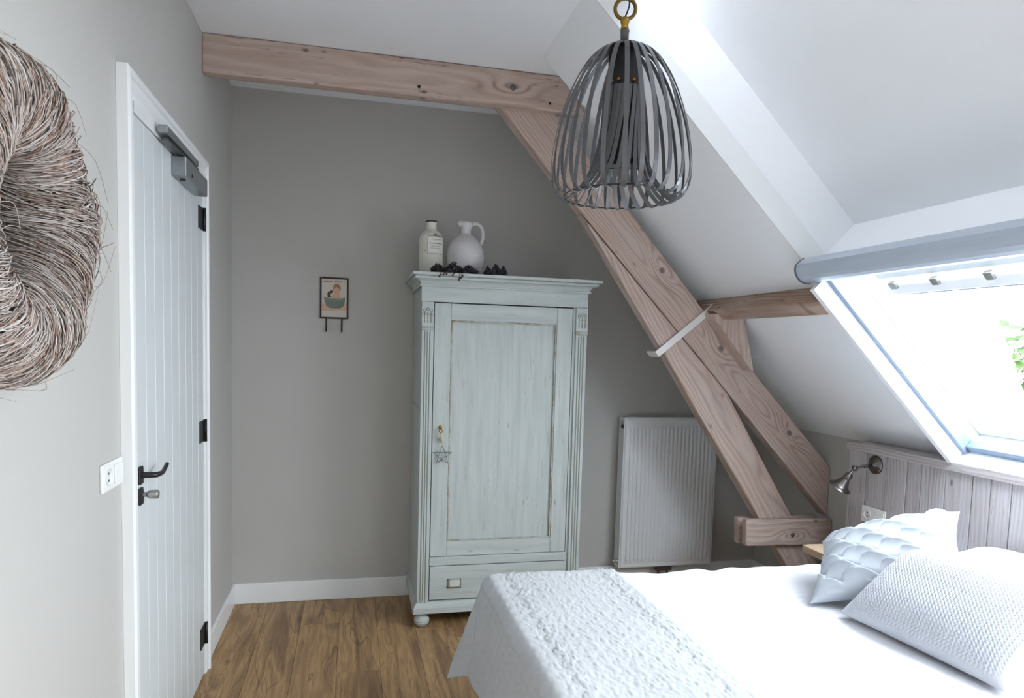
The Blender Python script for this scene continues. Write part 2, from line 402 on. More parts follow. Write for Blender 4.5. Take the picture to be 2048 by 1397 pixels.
obj('lock_knob', L([(0, 0), (.007, 0), (.007, .012), (.011, .016), (.013, .02), (.013, .041), (.011, .044), (0, .044)], (WX+.026, 2.180, .982), (1, .0, 0), 20), M_nickel, kn, smooth=True, bevel=.001)
# closer: body on the door, arm and slide rail on the head casing
dc = obj('door_closer', B((WX+.018, 2.575, 1.995), (WX+.066, 2.925, 2.062)), M_steel, D, bevel=.004)
lab(dc, 'silver grey box closer')
obj('slide_rail', B((WX+.03, 2.36, 2.078), (WX+.060, 2.80, 2.102)), M_steel, dc, bevel=.004)
bm = bmesh.new(); prism([(2.40, 0), (2.425, -.004), (2.80, .012), (2.80, .03), (2.40, .022)], 2.064, 2.073, lambda p, a: Vector((WX+.030+p[1], p[0], a)), bm)
obj('closer_arm', bm, plain('dark_steel_arm', srgb(96, 100, 104), .35, .5, .8), dc, bevel=.002)
bm = bmesh.new(); lathe(bm, [(0, 0), (.009, 0), (.009, .006), (0, .006)], (WX+.042, 2.63, 1.990), (0, 0, 1), 14); lathe(bm, [(0, 0), (.006, 0), (.006, .003), (0, .003)], (WX+.0655, 2.66, 2.015), (1, 0, 0), 12)
obj('closer_valve', bm, M_black, dc, smooth=True)

# ------------------------------------------------------------------ roof truss
TY0, TY1 = 3.205, 3.285
T = thing('roof_truss', (2.3, 3.25, 0), 'old whitewashed timber truss of beams crossing the room before the back wall', 'beam')
def timber(name, poly, ya, yb, p0, p1, knots=(), bev=.006, **kw):
    ax = Vector((p1[0]-p0[0], p1[1]-p0[1])).normalized(); pr = Vector((-ax.y, ax.x)); o_ = Vector(p0)
    Mx = Matrix(((ax.x, 0, pr.x, p0[0]), (0, 1, 0, ya), (ax.y, 0, pr.y, p0[1]), (0, 0, 0, 1)))
    loc = lambda p: ((Vector(p)-o_).dot(ax), (Vector(p)-o_).dot(pr))
    kn_ = [(loc(k[:2])[0], loc(k[:2])[1], k[2]) for k in knots]
    lp = [loc(p) for p in poly]; cw = sum(p[1] for p in lp)/len(lp)
    mat = wood(name+'_wood', 'X', BL, BMI, BD, kw.get('freq', 62), kn_, 0, BW, .30, .75, (kw.get('depth', .07), cw + kw.get('cw', 0)), kw.get('specks', .35), kw.get('ring', .55))
    bm = prism(lp, 0, yb-ya, lambda p, a: Vector((p[0], a, p[1])))
    return obj(name, bm, mat, T, bevel=bev, mw=Mx)
timber('collar_beam', [(WX, 2.554), (1.06, 2.550), (1.043, 2.583), (.992, 2.641), (.94, 2.713), (WX, 2.713)], 3.168, TY0+.004, (WX, 2.63), (1, 2.63), [(.705, 2.637, .9)], specks=.9, ring=.25, freq=45)
timber('collar_beam', [(WX, 2.588), (1.15, 2.584), (1.0, 2.744), (WX, 2.744)], TY1, 3.335, (WX, 2.66), (1, 2.66), specks=.6)
timber('rafter', [(.62, 2.595), (1.06, 2.114), (1.923, 1.222), (2.549, .563), (2.549, .836), (1.718, 1.687), (1.262, 2.189), (.90, 2.575), (.88, 2.60)], TY0, TY1, (.76, 2.58), (2.549, .70), [(1.504, 1.849, 1.1), (1.852, 1.467, 1.1), (2.282, 1.028, 1.1)], freq=70, depth=.03)
timber('brace', [(1.07, 2.096), (1.523, 1.453), (2.134, .562), (2.46, .085), (2.53, .085), (2.53, .27), (2.339, .555), (1.905, 1.236)], TY0+.003, TY1-.002, (1.35, 1.86), (2.30, .45), freq=52, depth=.05, cw=.05, specks=.5)
timber('tie_beam', [(2.03, .43), (2.548, .418), (2.548, .563), (2.025, .573)], 3.160, TY0, (2.03, .50), (2.55, .495), [(2.308, .483, .8)], bev=.01, specks=.8)
timber('tie_beam', [(2.06, .405), (2.548, .40), (2.548, .552), (2.052, .553)], TY1, 3.33, (2.05, .48), (2.55, .475), bev=.01)
# painted iron strap round rafter and brace
sd = Vector((1.786-1.505, 1.669-1.437)).normalized(); sn = Vector((-sd.y, sd.x))
a_, b_ = Vector((1.492, 1.428)), Vector((1.800, 1.684))
bm = bmesh.new()
Pq = lambda s, q: a_ + sd*s + sn*q
LEN = (b_-a_).length
prism([Pq(0, -.017), Pq(LEN, -.017), Pq(LEN, .017), Pq(0, .017)], TY0-.010, TY0-.002, lambda p, a: Vector((p.x, a, p.y)), bm)
for s0, s1 in ((0, .009), (LEN-.009, LEN)):
    prism([Pq(s0, -.017), Pq(s1, -.017), Pq(s1, .017), Pq(s0, .017)], TY0-.002, TY1+.02, lambda p, a: Vector((p.x, a, p.y)), bm)
st = obj('strap', bm, plain('white_painted_strap', srgb(226, 224, 220), .5, .4, 0, .04), T, bevel=.002); lab(st, 'white painted iron strap')
bm = bmesh.new()
prism([Pq(LEN-.002, -.02), Pq(LEN+.022, -.02), Pq(LEN+.022, .012), Pq(LEN-.002, .012)], TY0-.012, TY0+.02, lambda p, a: Vector((p.x, a, p.y)), bm)
obj('strap_lug', bm, bpy.data.materials['white_painted_strap'], st, bevel=.003)
Mbolt = plain('grey_bolt', srgb(104, 104, 110), .5, .5, .5, .2)
for nm, (bx, bz, r, yy) in {'a': (.705, 2.637, .014, 3.168), 'b': (2.308, .483, .013, 3.160)}.items():
    obj('bolt', L([(0, .004), (r*.8, .003), (r, 0), (r, -.004)], (bx, yy, bz), (0, -1, 0), 18), Mbolt, T, smooth=True)
for bx, bz, r in ((.275, 2.593, .0075), (.884, 2.584, .006)):
    obj('peg_hole', L([(0, .0012), (r, .0012), (r, -.003)], (bx, 3.168, bz), (0, -1, 0), 14), M_dark, T)
bm = bmesh.new(); prism([(1.745, 1.640), (1.905, 1.630), (1.9225, 1.612), (1.987, 1.362), (1.980, 1.355), (1.757, 1.612)], 3.11, 3.203, lambda p, a: Vector((p[0], a, p[1])), bm)
Mcl = wood('purlin_timber', 'Y', BL, BMI, BD, 60, (), 1.0, BW, .3, .75)
Mcl2 = wood('cleat_timber', 'Z', BL, BMI, BD, 60, (), 1.0, BW, .3, .75)
PU = obj('purlin', rbox(1.425, 1.498, YW1+.0275, YB-.001, 0.001, .093), wood('purlin_beam_timber', 'Y', srgb(178, 150, 130), srgb(158, 130, 110), srgb(112, 86, 72), 60, (), 1.0, BW, .3, .75, specks=.7), bevel=.004)
PU.location = (0, 0, 0); tag(PU, 'horizontal roof purlin from behind the truss to the skylight edge', 'beam')
obj('purlin_cleat', bm, Mcl2, PU, bevel=.003)

# ------------------------------------------------------------------ skylight
M_win = plain('white_window_lacquer', srgb(240, 243, 246), .35, .5)
M_rail = plain('grey_blue_rail', srgb(128, 144, 168), .4, .5, .2)
kg = NT('window_glass', .0, .5)
tr = kg.new('BsdfTransparent'); tr.inputs[0].default_value = (.97, .985, .98, 1); gl = kg.new('BsdfGlossy'); gl.inputs['Roughness'].default_value = 0
ge = kg.new('NewGeometry'); dt = kg.new('VectorMath'); dt.operation = 'DOT_PRODUCT'
kg.put(dt, 0, ge.outputs['Normal']); kg.put(dt, 1, ge.outputs['Incoming'])
fr_ = kg.math('MULTIPLY_ADD', kg.math('POWER', kg.math('SUBTRACT', 1.0, kg.math('ABSOLUTE', dt.outputs['Value'])), 5.0), .96, .02)
mx = kg.new('MixShader')
kg.t.links.new(fr_, mx.inputs[0]); kg.t.links.new(tr.outputs[0], mx.inputs[1]); kg.t.links.new(gl.outputs[0], mx.inputs[2])
kg.t.links.new(mx.outputs[0], kg.t.nodes['Material Output'].inputs[0]); M_glass = kg.m
def skylight(name, t0, t1, y0, y1, proud):
    W = bpy.data.objects.new(name, None); COL.objects.link(W); W.location = rp((t0+t1)/2, (y0+y1)/2, 0); W['kind'] = 'structure'
    d = .026
    for ya, yb in ((y1-.0, y1+d), (y0-d, y0)):
        obj('side_lining', rbox(t0-.005, t1+.035, ya, yb, -.16, proud), M_win, W, bevel=.002)
    obj('bottom_lining', rbox(t1+.005, t1+.035, y0, y1, -.16, proud), M_win, W, bevel=.002)
    for ya, yb in ((y1-.022, y1-.001), (y0+.001, y0+.022)):
        obj('guide_rail', rbox(t0, t1, ya, yb, -.02, .035), M_rail, W, bevel=.003)
    obj('guide_rail', rbox(t1-.028, t1+.004, y0+.022, y1-.022, -.02, .02), M_rail, W, bevel=.004)
    bm = rbox(t0, t1, y1-.035, y1, -.13, -.075); rbox(t0, t1, y0, y0+.035, -.13, -.075, bm)
    rbox(t1-.035, t1, y0+.035, y1-.035, -.13, -.075, bm); rbox(t0, t0+.035, y0+.035, y1-.035, -.13, -.075, bm)
    obj('sash', bm, M_win, W, bevel=.005)
    bm = bmesh.new(); bm.faces.new([bm.verts.new(rp(a, b, -.102)) for a, b in ((t0+.03, y0+.03), (t1-.03, y0+.03), (t1-.03, y1-.03), (t0+.03, y1-.03))])
    obj('pane', bm, M_glass, W)
    return W
W1 = skylight('window_1', TW0, TW1, YW0, YW1, .096)
skylight('window_unseen_fill', .55, 2.1, -1.7, .2, .03)  # unseen skylight behind the viewer, added to give the room fill light
# ventilation flap bar along the top of the sash
yv = 2.168
bar = obj('ventilation_bar', rbox(1.430, 1.462, YW0+.06, yv, -.06, -.045), plain('vent_bar_grey', srgb(205, 212, 214), .35), W1, bevel=.003)
obj('flap', rbox(1.482, 1.53, YW0+.06, yv-.02, -.075, -.03), M_win, bar, bevel=.006)
obj('flap_seal', rbox(1.531, 1.545, YW0+.06, yv-.06, -.07, -.045), M_rail, bar, bevel=.003)
for y in (2.08, 1.90, 1.70, 1.5, 1.3):
    obj('flap_hinge', rbox(1.466, 1.496, y, y+.03, -.04, -.022), M_nickel, bar, bevel=.003)

# roller blind head box
RB = thing('roller_blind', rp(1.31, 1.7, .03), 'silver grey roller blind head box along the top of the skylight', 'blind')
prof = []
for i in range(20):
    a = 2*math.pi*i/20; prof.append((1.322+.046*math.cos(a), .034+.040*math.sin(a)))
prof = [(1.280, .0), (1.276, .02)] + [(1.322+.050*math.cos(a), .030+.042*math.sin(a)) for a in [math.radians(x) for x in range(160, -41, -20)]] + [(1.352, .0)]
obj('head_box', prism(prof, YW0-.02, 2.375, lambda p, a: rp(p[0], a, p[1])), plain('silver_blind_box', srgb(190, 201, 214), .32, .5, .25), RB, bevel=.002)
obj('end_cap', prism([(1.318+(p[0]-1.318)*1.05, .025+(p[1]-.025)*1.05+.001) for p in prof], 2.375, 2.383, lambda p, a: rp(p[0], a, p[1])), plain('grey_end_cap', srgb(96, 100, 106), .4), RB, bevel=.002)

# ------------------------------------------------------------------ outside the skylight
M_render = plain('white_house_render', srgb(238, 238, 234), .9, .2, 0, .02)
NH = thing('neighbouring_house', (4.6, 2.0, -2.5), 'white rendered neighbouring house gable seen through the skylight', 'house')
obj('wall', prism([(7.5, -2.5), (7.5, 1.35), (4.35, 2.0), (4.12, 1.98), (3.78, 1.24), (3.2, .1), (2.6, -1.0), (2.2, -2.5)], 4.5, 7.0, lambda p, a: Vector((a, p[0]+(a-4.5)*1.15, p[1]))), M_render, NH)
TR = thing('garden_tree', (9.0, 7.9, -2.5), 'leafy green tree seen through the skylight beyond the white house', 'tree')
bm = bmesh.new(); rnd = random.Random(3)
for i in range(1500):
    c = Vector((rnd.gauss(9.0, .6), rnd.gauss(7.6, .9), rnd.gauss(1.35, .55)))
    if c.z > 1.95 - .25*(7.9-c.y) + .10*math.sin(c.y*5): continue
    a = Vector((rnd.gauss(0, 1), rnd.gauss(0, 1), rnd.gauss(0, 1))).normalized(); b = a.orthogonal().normalized(); s = rnd.uniform(.07, .15)
    q = [c-a*s, c+b*s*.45, c+a*s, c-b*s*.45]
    bm.faces.new([bm.verts.new(p) for p in q])
kf = NT('leaf_green', .6, .3); n_ = kf.noise(kf.coord(), 2.5, 3)
kf.color(kf.ramp(n_, (.3, srgb(30, 52, 24)), (.5, srgb(52, 74, 36)), (.7, srgb(84, 98, 58))))
obj('foliage', bm, kf.m, TR, kind='stuff', recalc=False)
obj('trunk', tube(bmesh.new(), [(9.0, 7.9, -2.5), (9.05, 7.85, -.5), (9.0, 7.7, 1.2)], [.14, .11, .05], 10), plain('bark', srgb(96, 84, 70), .9), TR, smooth=True)
tag(obj('overhead_cable', tube(bmesh.new(), [(7.6, 7.13, 2.33), (8.2, 6.94, 2.13), (9.2, 6.6, 1.98)], .012, 6), plain('cable_grey', srgb(90, 88, 96), .6)), 'thin dark overhead cable crossing the sky outside the skylight', 'cable')

# ------------------------------------------------------------------ wardrobe
F = 3.40                       # front plane
WD = thing('wardrobe', (.76, 3.63, 0), 'tall distressed grey green single door wardrobe with drawer and bun feet', 'wardrobe')
BK = 3.868
obj('side_panel', B((.331, F+.02, .13), (.351, BK, 1.735)), M_wz, WD, bevel=.002)
obj('side_panel', B((1.166, F+.02, .13), (1.186, BK, 1.735)), M_wz, WD, bevel=.002)
obj('back_panel', B((.351, BK-.012, .13), (1.166, BK, 1.735)), M_wz, WD)
obj('bottom_panel', B((.351, F+.02, .13), (1.166, BK-.012, .145)), M_wx, WD)
obj('frieze', B((.326, F-.004, 1.657), (1.188, F+.022, 1.742)), M_wx, WD, bevel=.002)
# cornice: stepped cove moulding mitred round three sides
prof = [(0, 1.731), (.010, 1.731), (.011, 1.739), (.004, 1.740), (.006, 1.748), (.013, 1.758), (.024, 1.765), (.027, 1.766), (.036, 1.7665), (.037, 1.777), (.030, 1.7785), (.030, 1.7815), (.047, 1.783), (.048, 1.797), (.0, 1.7985)]
def cornice():
    bm = bmesh.new(); rows = []
    for o_, z in prof:
        rows.append([bm.verts.new(p) for p in ((.327-o_, BK, z), (.327-o_, F-.004-o_, z), (1.187+o_*1.25, F-.004-o_, z), (1.187+o_*1.25, BK, z))])
    for a, b in zip(rows, rows[1:]):
        for i in range(3): bm.faces.new((a[i], a[i+1], b[i+1], b[i]))
    bm.faces.new(rows[-1])
    return bm
obj('cornice', cornice(), M_wx, WD, bevel=.0006, seg=1)
# front frame stiles behind the pilasters
obj('front_stile', B((.345, F+.004, .13), (.390, F+.024, 1.657)), M_wz, WD, bevel=.0015)
obj('front_stile', B((1.112, F+.004, .13), (1.170, F+.024, 1.657)), M_wz, WD, bevel=.0015)
obj('rail', B((.390, F-.001, .322), (1.116, F+.022, .366)), M_wx, WD, bevel=.0025)
def pilaster(x0, x1):
    zb, zt_ = .133, 1.656; w_ = x1-x0; g = .0036
    # fluted shaft: a stepped section with three grooves
    xs = [0, .20, .20, .31, .31, .42, .42, .53, .53, .64, .64, .75, .75, 1.0]
    ds = [0, 0, g, g, 0, 0, g, g, 0, 0, g, g, 0, 0]
    sec = [(x0+w_*a, F-.008+d) for a, d in zip(xs, ds)] + [(x1, F+.02), (x0, F+.02)]
    p_ = obj('pilaster', prism(sec, zb, 1.520, lambda p, a: Vector((p[0], p[1], a))), M_wz, WD, bevel=.0012, seg=1)
    for q in (.255, .475, .695):
        obj('flute', B((x0+w_*(q-.05), F-.0048, zb+.012), (x0+w_*(q+.05), F-.0038, 1.508)), M_groove, p_)
    cp = obj('capital', B((x0-.002, F-.011, 1.535), (x1+.002, F+.02, zt_)), M_wx, p_, bevel=.002)
    bm = B((x0-.004, F-.014, 1.518), (x1+.004, F+.02, 1.524)); box(bm, (x0-.003, F-.012, 1.527), (x1+.003, F+.02, 1.532)); box(bm, (x0-.001, F-.010, 1.515), (x1+.001, F+.02, 1.537))
    obj('astragal', bm, M_worn, p_, bevel=.001, seg=1)
    bm = bmesh.new()                                   # carved tulip motif
    for q, h in ((.22, .012), (.5, .022), (.78, .012)):
        cx = x0+w_*q
        tube(bm, [(cx, F-.0105, 1.552), (cx, F-.0115, 1.600+h*.3)], .0022, 6)
        pts = [(cx+.0062*math.cos(a), F-.0115, 1.606+h*.6+.0075*math.sin(a)) for a in [math.radians(i*30) for i in range(12)]]
        tube(bm, pts, .0018, 6, closed=True)
    tube(bm, [(x0+.006, F-.0112, 1.594), (x1-.006, F-.0112, 1.594)], .0017, 6)
    obj('carving', bm, M_groove, p_, smooth=True)
    return p_
pilaster(.330, .386); pilaster(1.126, 1.186)
# door: frame, moulding, raised panel
dx0, dx1, dz0, dz1 = .3935, 1.109, .3685, 1.652
DW = obj('door', B((dx0, F+.004, dz0), (.476, F+.026, dz1)), M_wz, WD, bevel=.002)
obj('door_stile', B((1.027, F+.004, dz0), (dx1, F+.026, dz1)), M_wz, DW, bevel=.002)
obj('door_rail', B((.4765, F+.0045, 1.569), (1.0265, F+.026, dz1)), M_wx, DW, bevel=.002)
obj('door_rail', B((.4765, F+.0045, dz0), (1.0265, F+.026, .446)), M_wx, DW, bevel=.002)
obj('door_panel', B((.470, F+.019, .44), (1.033, F+.025, 1.574)), M_wz, DW)
bm = bmesh.new(); q = .008
for lo, hi in (((.4765, F+.006, .446), (.4765+q, F+.021, 1.569)), ((1.0265-q, F+.006, .446), (1.0265, F+.021, 1.569)), ((.4765, F+.006, 1.569-q), (1.0265, F+.021, 1.569)), ((.4765, F+.006, .446), (1.0265, F+.016, .446+q))): box(bm, lo, hi)
obj('panel_moulding', bm, M_worn, DW, bevel=.003)
esc = obj('escutcheon', L([(0, .004), (.008, .0035), (.0105, 0)], (.432, F+.004, 1.032), (0, -1, 0), 16), M_brass, DW, smooth=True)
bm = bmesh.new()
tube(bm, [(.432, F+.004, 1.026), (.432, F-.022, 1.026)], .0028, 8)
tube(bm, [(.432 + .008*math.cos(a), F-.024, 1.017+.010*math.sin(a)) for a in [i*math.pi/6 for i in range(12)]], .0026, 6, closed=True)
obj('key', bm, M_brass, esc, smooth=True)
M_pull = plain('dull_silver_pull', srgb(172, 174, 166), .5, .4, .2, .2)
DR = obj('drawer', B((.3935, F+.003, .143), (1.113, F+.024, .3175)), M_wx, WD, bevel=.0025)
for hx in (.520, .985):
    bp = obj('handle', B((hx-.036, F-.0005, .200), (hx+.036, F+.003, .252)), M_nickel, DR, bevel=.001)
    bm = bmesh.new()
    sec = [(0, .0), (.006, .0), (.016, -.012), (.018, -.024), (.012, -.028), (0, -.028)]
    v0 = []
    prof_ = [(-.030, .242), (-.024, .247), (.024, .247), (.030, .242), (.030, .212), (.026, .208), (-.026, .208), (-.030, .212)]
    rows = []
    for d_, s_ in ((0.0, 1.0), (.010, .96), (.016, .80)):
        rows.append([bm.verts.new((hx+p[0]*s_, F-.0005-d_*(1.0 if p[1] < .23 else .35), .2285+(p[1]-.2285)*s_)) for p in prof_])
    for a, b in zip(rows, rows[1:]):
        for i in range(8): bm.faces.new((a[i], a[(i+1) % 8], b[(i+1) % 8], b[i]))
    bm.faces.new(rows[-1])
    obj('cup_pull', bm, M_pull, bp, bevel=.0015)
    bm = bmesh.new()
    for sx in (-.033, .033):
        for z in (.206, .246): lathe(bm, [(0, .001), (.002, .0006), (.0024, 0)], (hx+sx, F-.0005, z), (0, -1, 0), 8)
    obj('screw', bm, M_dark, bp, kind='stuff')
bm = bmesh.new()
prof = [(.0, .136), (.004, .133), (.014, .116), (.017, .108), (.019, .080), (.0, .078)]
rows = []
for o_, z in prof: rows.append([bm.verts.new(p) for p in ((.330-o_, BK, z), (.330-o_, F-.001-o_, z), (1.187+o_, F-.001-o_, z), (1.187+o_, BK, z))])
for a, b in zip(rows, rows[1:]):
    for i in range(3): bm.faces.new((a[i], a[i+1], b[i+1], b[i]))
bm.faces.new(rows[-1]); bm.faces.new(rows[0])
obj('plinth', bm, M_wx, WD, bevel=.002)
fp = [(0, 0), (.014, 0), (.020, .004), (.032, .016), (.037, .025), (.0385, .030), (.0365, .0325), (.0365, .0335), (.0392, .036), (.0392, .040), (.0365, .043), (.0365, .044), (.036, .047), (.028, .058), (.018, .064), (.017, .068), (.021, .072), (.021, .0785), (0, .0785)]
ft = obj('foot', L(fp, (.360, F+.025, 0), (0, 0, 1), 28), M_wx, WD, smooth=True)
for fx, fy in ((1.158, F+.025), (.360, BK-.05), (1.158, BK-.05)):
    c = copy_to(ft, WD); c.location = (fx-.360, fy-F-.025, 0)

# things on and at the wardrobe
ZT = 1.7995
BO = thing('bottle', (.393, 3.62, ZT), 'tall cream enamel bottle with dark rim and paper label on the wardrobe', 'bottle')
kc = NT('cream_enamel', .35, .5); kc.color(kc.mix(kc.noise(kc.coord('Object', (1, 1, 1)), 9, 3), srgb(214, 212, 196), srgb(226, 226, 214))); M_cream = kc.m
obj('body', L([(0, 0), (.058, 0), (.063, .004), (.063, .185), (.061, .200), (.054, .216), (.042, .229), (.031, .236), (.0275, .242), (.026, .248), (.026, .272), (.028, .278), (.028, .281), (.022, .281), (.021, .25), (0, .25)], (.393, 3.62, ZT), (0, 0, 1), 36), M_cream, BO, smooth=True)
rim = obj('rim', L([(.0265, .277), (.030, .279), (.031, .282), (.030, .285), (.026, .286), (.021, .284), (.022, .279)], (.393, 3.62, ZT), (0, 0, 1), 32), plain('dark_enamel_rim', srgb(52, 44, 42), .4), BO, smooth=True); lab(rim, 'dark brown enamel rim')
def wrap(bm, a0, a1, z0, z1, r, n=10):
    for i in range(n):
        A = [a0+(a1-a0)*k/n for k in (i, i+1)]
        vs_ = [bm.verts.new((.393+r*math.sin(a), 3.62-r*math.cos(a), ZT+z)) for a, z in ((A[0], z0), (A[1], z0), (A[1], z1), (A[0], z1))]
        bm.faces.new(vs_)
Mink = plain('label_ink', srgb(78, 76, 74), .7)
bm = bmesh.new(); wrap(bm, -.42, 1.0, .113, .195, .0636, 16)
lb = obj('label', bm, plain('label_paper', srgb(228, 226, 216), .7), BO, recalc=False); lab(lb, 'cream paper label with dark print')
bm = bmesh.new(); rb = random.Random(5)
for z, h, a0, a1 in ((.200, .005, -.36, .95), (.183, .004, -.10, .66), (.176, .002, .05, .45), (.162, .005, -.25, .85), (.149, .003, -.12, .7), (.139, .0025, -.2, .75)):
    a = a0
    while a < a1:
        d_ = rb.uniform(.03, .06); wrap(bm, a, a+d_, z, z+h*rb.uniform(.7, 1), .0641, 1); a += d_+rb.uniform(.012, .03)
wrap(bm, -.42, 1.0, .112, .1135, .0640, 12)
wrap(bm, -.44, -.42, .112, .190, .0640, 1)
wrap(bm, -.72, -.56, .124, .127, .0640, 2); wrap(bm, .62, .8, .110, .113, .0641, 2)
# small bird emblem above the label
for a0, a1, z0, z1 in ((.10, .30, .2085, .2125), (.22, .38, .2105, .2145), (.0, .14, .210, .2115), (.21, .27, .206, .209)): wrap(bm, a0, a1, z0, z1, .0612, 2)
obj('print', bm, Mink, lb, recalc=False)

JG = thing('jug', (.573, 3.62, ZT), 'round white stoneware jug with small neck and loop handle on the wardrobe', 'jug')
kj = NT('white_stoneware', .18, .5); vv = kj.coord(); kj.color(kj.mix(kj.noise(vv, 12, 3), srgb(206, 203, 204), srgb(222, 219, 220)))
wv = kj.new('TexWave'); wv.bands_direction = 'Z'; wv.inputs['Scale'].default_value = 38; wv.inputs['Distortion'].default_value = .6; kj.put(wv, 'Vector', vv); kj.bump(wv.outputs[1], .25, .0015)
M_jug = kj.m
obj('body', L([(0, 0), (.060, 0), (.072, .006), (.088, .035), (.098, .075), (.100, .110), (.097, .140), (.086, .172), (.066, .200), (.040, .221), (.030, .228), (.0265, .234), (.027, .252), (.030, .262), (.035, .272), (.037, .284), (.035, .291), (.029, .293), (.024, .284), (.022, .25), (0, .25)], (.573, 3.62, ZT), (0, 0, 1), 48), M_jug, JG, smooth=True)
hp = smoothpath([(.600, 3.62, ZT+.279), (.628, 3.62, ZT+.288), (.654, 3.62, ZT+.272), (.664, 3.62, ZT+.240), (.662, 3.62, ZT+.205), (.652, 3.62, ZT+.180)], 6)
obj('handle', tube(bmesh.new(), hp, [.0115-.003*math.sin(math.pi*i/len(hp)) for i in range(len(hp))], 12), M_jug, JG, smooth=True)
obj('spout', L([(.020, 0), (.015, .012), (.008, .020), (0, .022)], (.545, 3.612, ZT+.279), (-1, -.25, .35), 14), M_jug, JG, smooth=True)

kb = NT('dark_berry', .45, .5); kb.color(kb.ramp(kb.noise(kb.coord(), 90, 2), (.3, srgb(24, 20, 26)), (.6, srgb(46, 40, 54)), (.8, srgb(66, 52, 56)))); M_berry = kb.m
def berries(name, label, c, ex, n, hang, seed):
    g = thing(name, (c[0], c[1], ZT), label, 'berries', 'dried berries on the wardrobe'); r_ = random.Random(seed); bm = bmesh.new(); st_ = bmesh.new()
    def berry(p, r):
        mm = Matrix.Translation(p) @ Matrix.Scale(r, 4); bmesh.ops.create_icosphere(bm, subdivisions=1, radius=1, matrix=mm)
    for i in range(n):
        u = r_.uniform(-1, 1); a = r_.uniform(0, math.pi); q = math.sqrt(max(0, 1-u*u*.85)); rr = r_.uniform(.55, 1)
        p = Vector((c[0]+u*ex[0], c[1]+math.cos(a)*q*ex[1]*rr, ZT+.006+math.sin(a)*q*ex[2]*rr*(.8+.3*math.sin(u*9+seed))))
        berry(p, r_.uniform(.0042, .0062))
        if i % 4 == 0: tube(st_, [p, Vector((c[0]+u*ex[0]*.7, c[1], ZT+.006))], .0012, 4)
    for (hx, hz) in hang:
        p = Vector((hx, F-.060, hz)); berry(p, .0055); berry(p+Vector((.007, .004, .010)), .005)
        tube(st_, [p, Vector((hx+.004, F-.052, ZT+.004)), Vector((hx+.01, c[1], ZT+.008))], .0012, 4)
    obj('berry', bm, M_berry, g, smooth=True, kind='stuff')
    obj('stem', st_, plain('dry_stem', srgb(84, 62, 52), .8), g, kind='stuff')
berries('berry_branch', 'long spray of dark dried berries hanging over the wardrobe cornice before jug', (.487, F+.005, 0), (.118, .05, .048), 330, [(.405, 1.776), (.425, 1.786), (.470, 1.785), (.500, 1.764), (.512, 1.775), (.44, 1.79)], 2)
berries('berry_branch', 'short rounded clump of dark dried berries right of the jug', (.70, F+.03, 0), (.058, .045, .052), 190, [], 8)

SO = thing('star_ornament', (.442, F-.02, .89), 'small wire star ornament with beads hanging from the wardrobe key', 'ornament')
bm = bmesh.new(); cx, cz, yy = .443, .892, F-.012
pts = []
for i in range(10):
    a = math.pi/2 + i*math.pi/5; r = .050 if i % 2 == 0 else .021
    pts.append((cx+r*math.cos(a), yy, cz+r*math.sin(a)))
for i in range(10): tube(bm, [pts[i], pts[(i+1) % 10]], .0012, 5)
for i in range(0, 10, 2): tube(bm, [pts[i], pts[(i+4) % 10]], .0009, 5)
obj('wire_star', bm, plain('grey_wire', srgb(92, 96, 94), .5, .5, .6), SO)
bm = bmesh.new(); r_ = random.Random(4)
for i in range(46):
    a = r_.uniform(0, 6.28); r = .034*math.sqrt(r_.random())
    bmesh.ops.create_icosphere(bm, subdivisions=1, radius=r_.uniform(.002, .004), matrix=Matrix.Translation((cx+r*math.cos(a), yy-.001, cz-.008+r*math.sin(a))))
obj('bead', bm, plain('glass_bead', srgb(186, 192, 188), .25, .5, 0, .3), SO, smooth=True, kind='stuff')
bm = bmesh.new(); tube(bm, [(cx, yy, cz+.05), (.440, F-.018, .965), (.432, F-.024, 1.008)], .0016, 5); tube(bm, [(.433, F-.024, 1.006), (.436, F-.022, .99), (.442, F-.015, .972), (.444, F-.014, .955)], [.004, .008, .010, .006], 8)
obj('hanger', bm, plain('pale_ribbon', srgb(200, 190, 172), .8), SO)

# ------------------------------------------------------------------ picture with hooks
PC = thing('hook_rack', (-.1, YB-.004, 1.57), 'small framed enamel picture with two black hooks on the back wall', 'hook rack')
px0, px1, pz0, pz1 = -.176, -.026, 1.570, 1.793
Mfr = plain('dark_brown_frame', srgb(44, 34, 30), .5)
bm = bmesh.new(); q = .0085
for lo, hi in (((px0, YB-.014, pz0), (px0+q, YB, pz1)), ((px1-q, YB-.014, pz0), (px1, YB, pz1)), ((px0+q, YB-.014, pz1-q), (px1-q, YB, pz1)), ((px0+q, YB-.014, pz0), (px1-q, YB, pz0+q))): box(bm, lo, hi)
obj('frame', bm, Mfr, PC, bevel=.003)
pc = obj('picture', B((px0+q, YB-.008, pz0+q), (px1-q, YB, pz1-q)), plain('picture_cream', srgb(206, 200, 190), .5, .4, 0, .05), PC)
def flat(name, poly, c, d):
    bm = bmesh.new(); bm.faces.new([bm.verts.new((p[0], YB-.0082-d, p[1])) for p in poly])
    obj(name, bm, plain('print_'+name, srgb(*c), .5, .4, 0, .12), pc)
PX = lambda u, v: (px0+q+(px1-px0-2*q)*u, pz1-q-(pz1-pz0-2*q)*v)
ell = lambda u, v, a, b, n=18: [PX(u+a*math.cos(2*math.pi*i/n), v+b*math.sin(2*math.pi*i/n)) for i in range(n)]
flat('ground', [PX(0, .62), PX(.3, .70), PX(.7, .70), PX(1, .60), PX(1, .80), PX(.6, .84), PX(0, .84)], (206, 172, 146), .0002)
flat('back', [PX(.38, .60), PX(.42, .44), PX(.52, .36), PX(.64, .36), PX(.74, .44), PX(.74, .60)], (206, 168, 138), .0003)
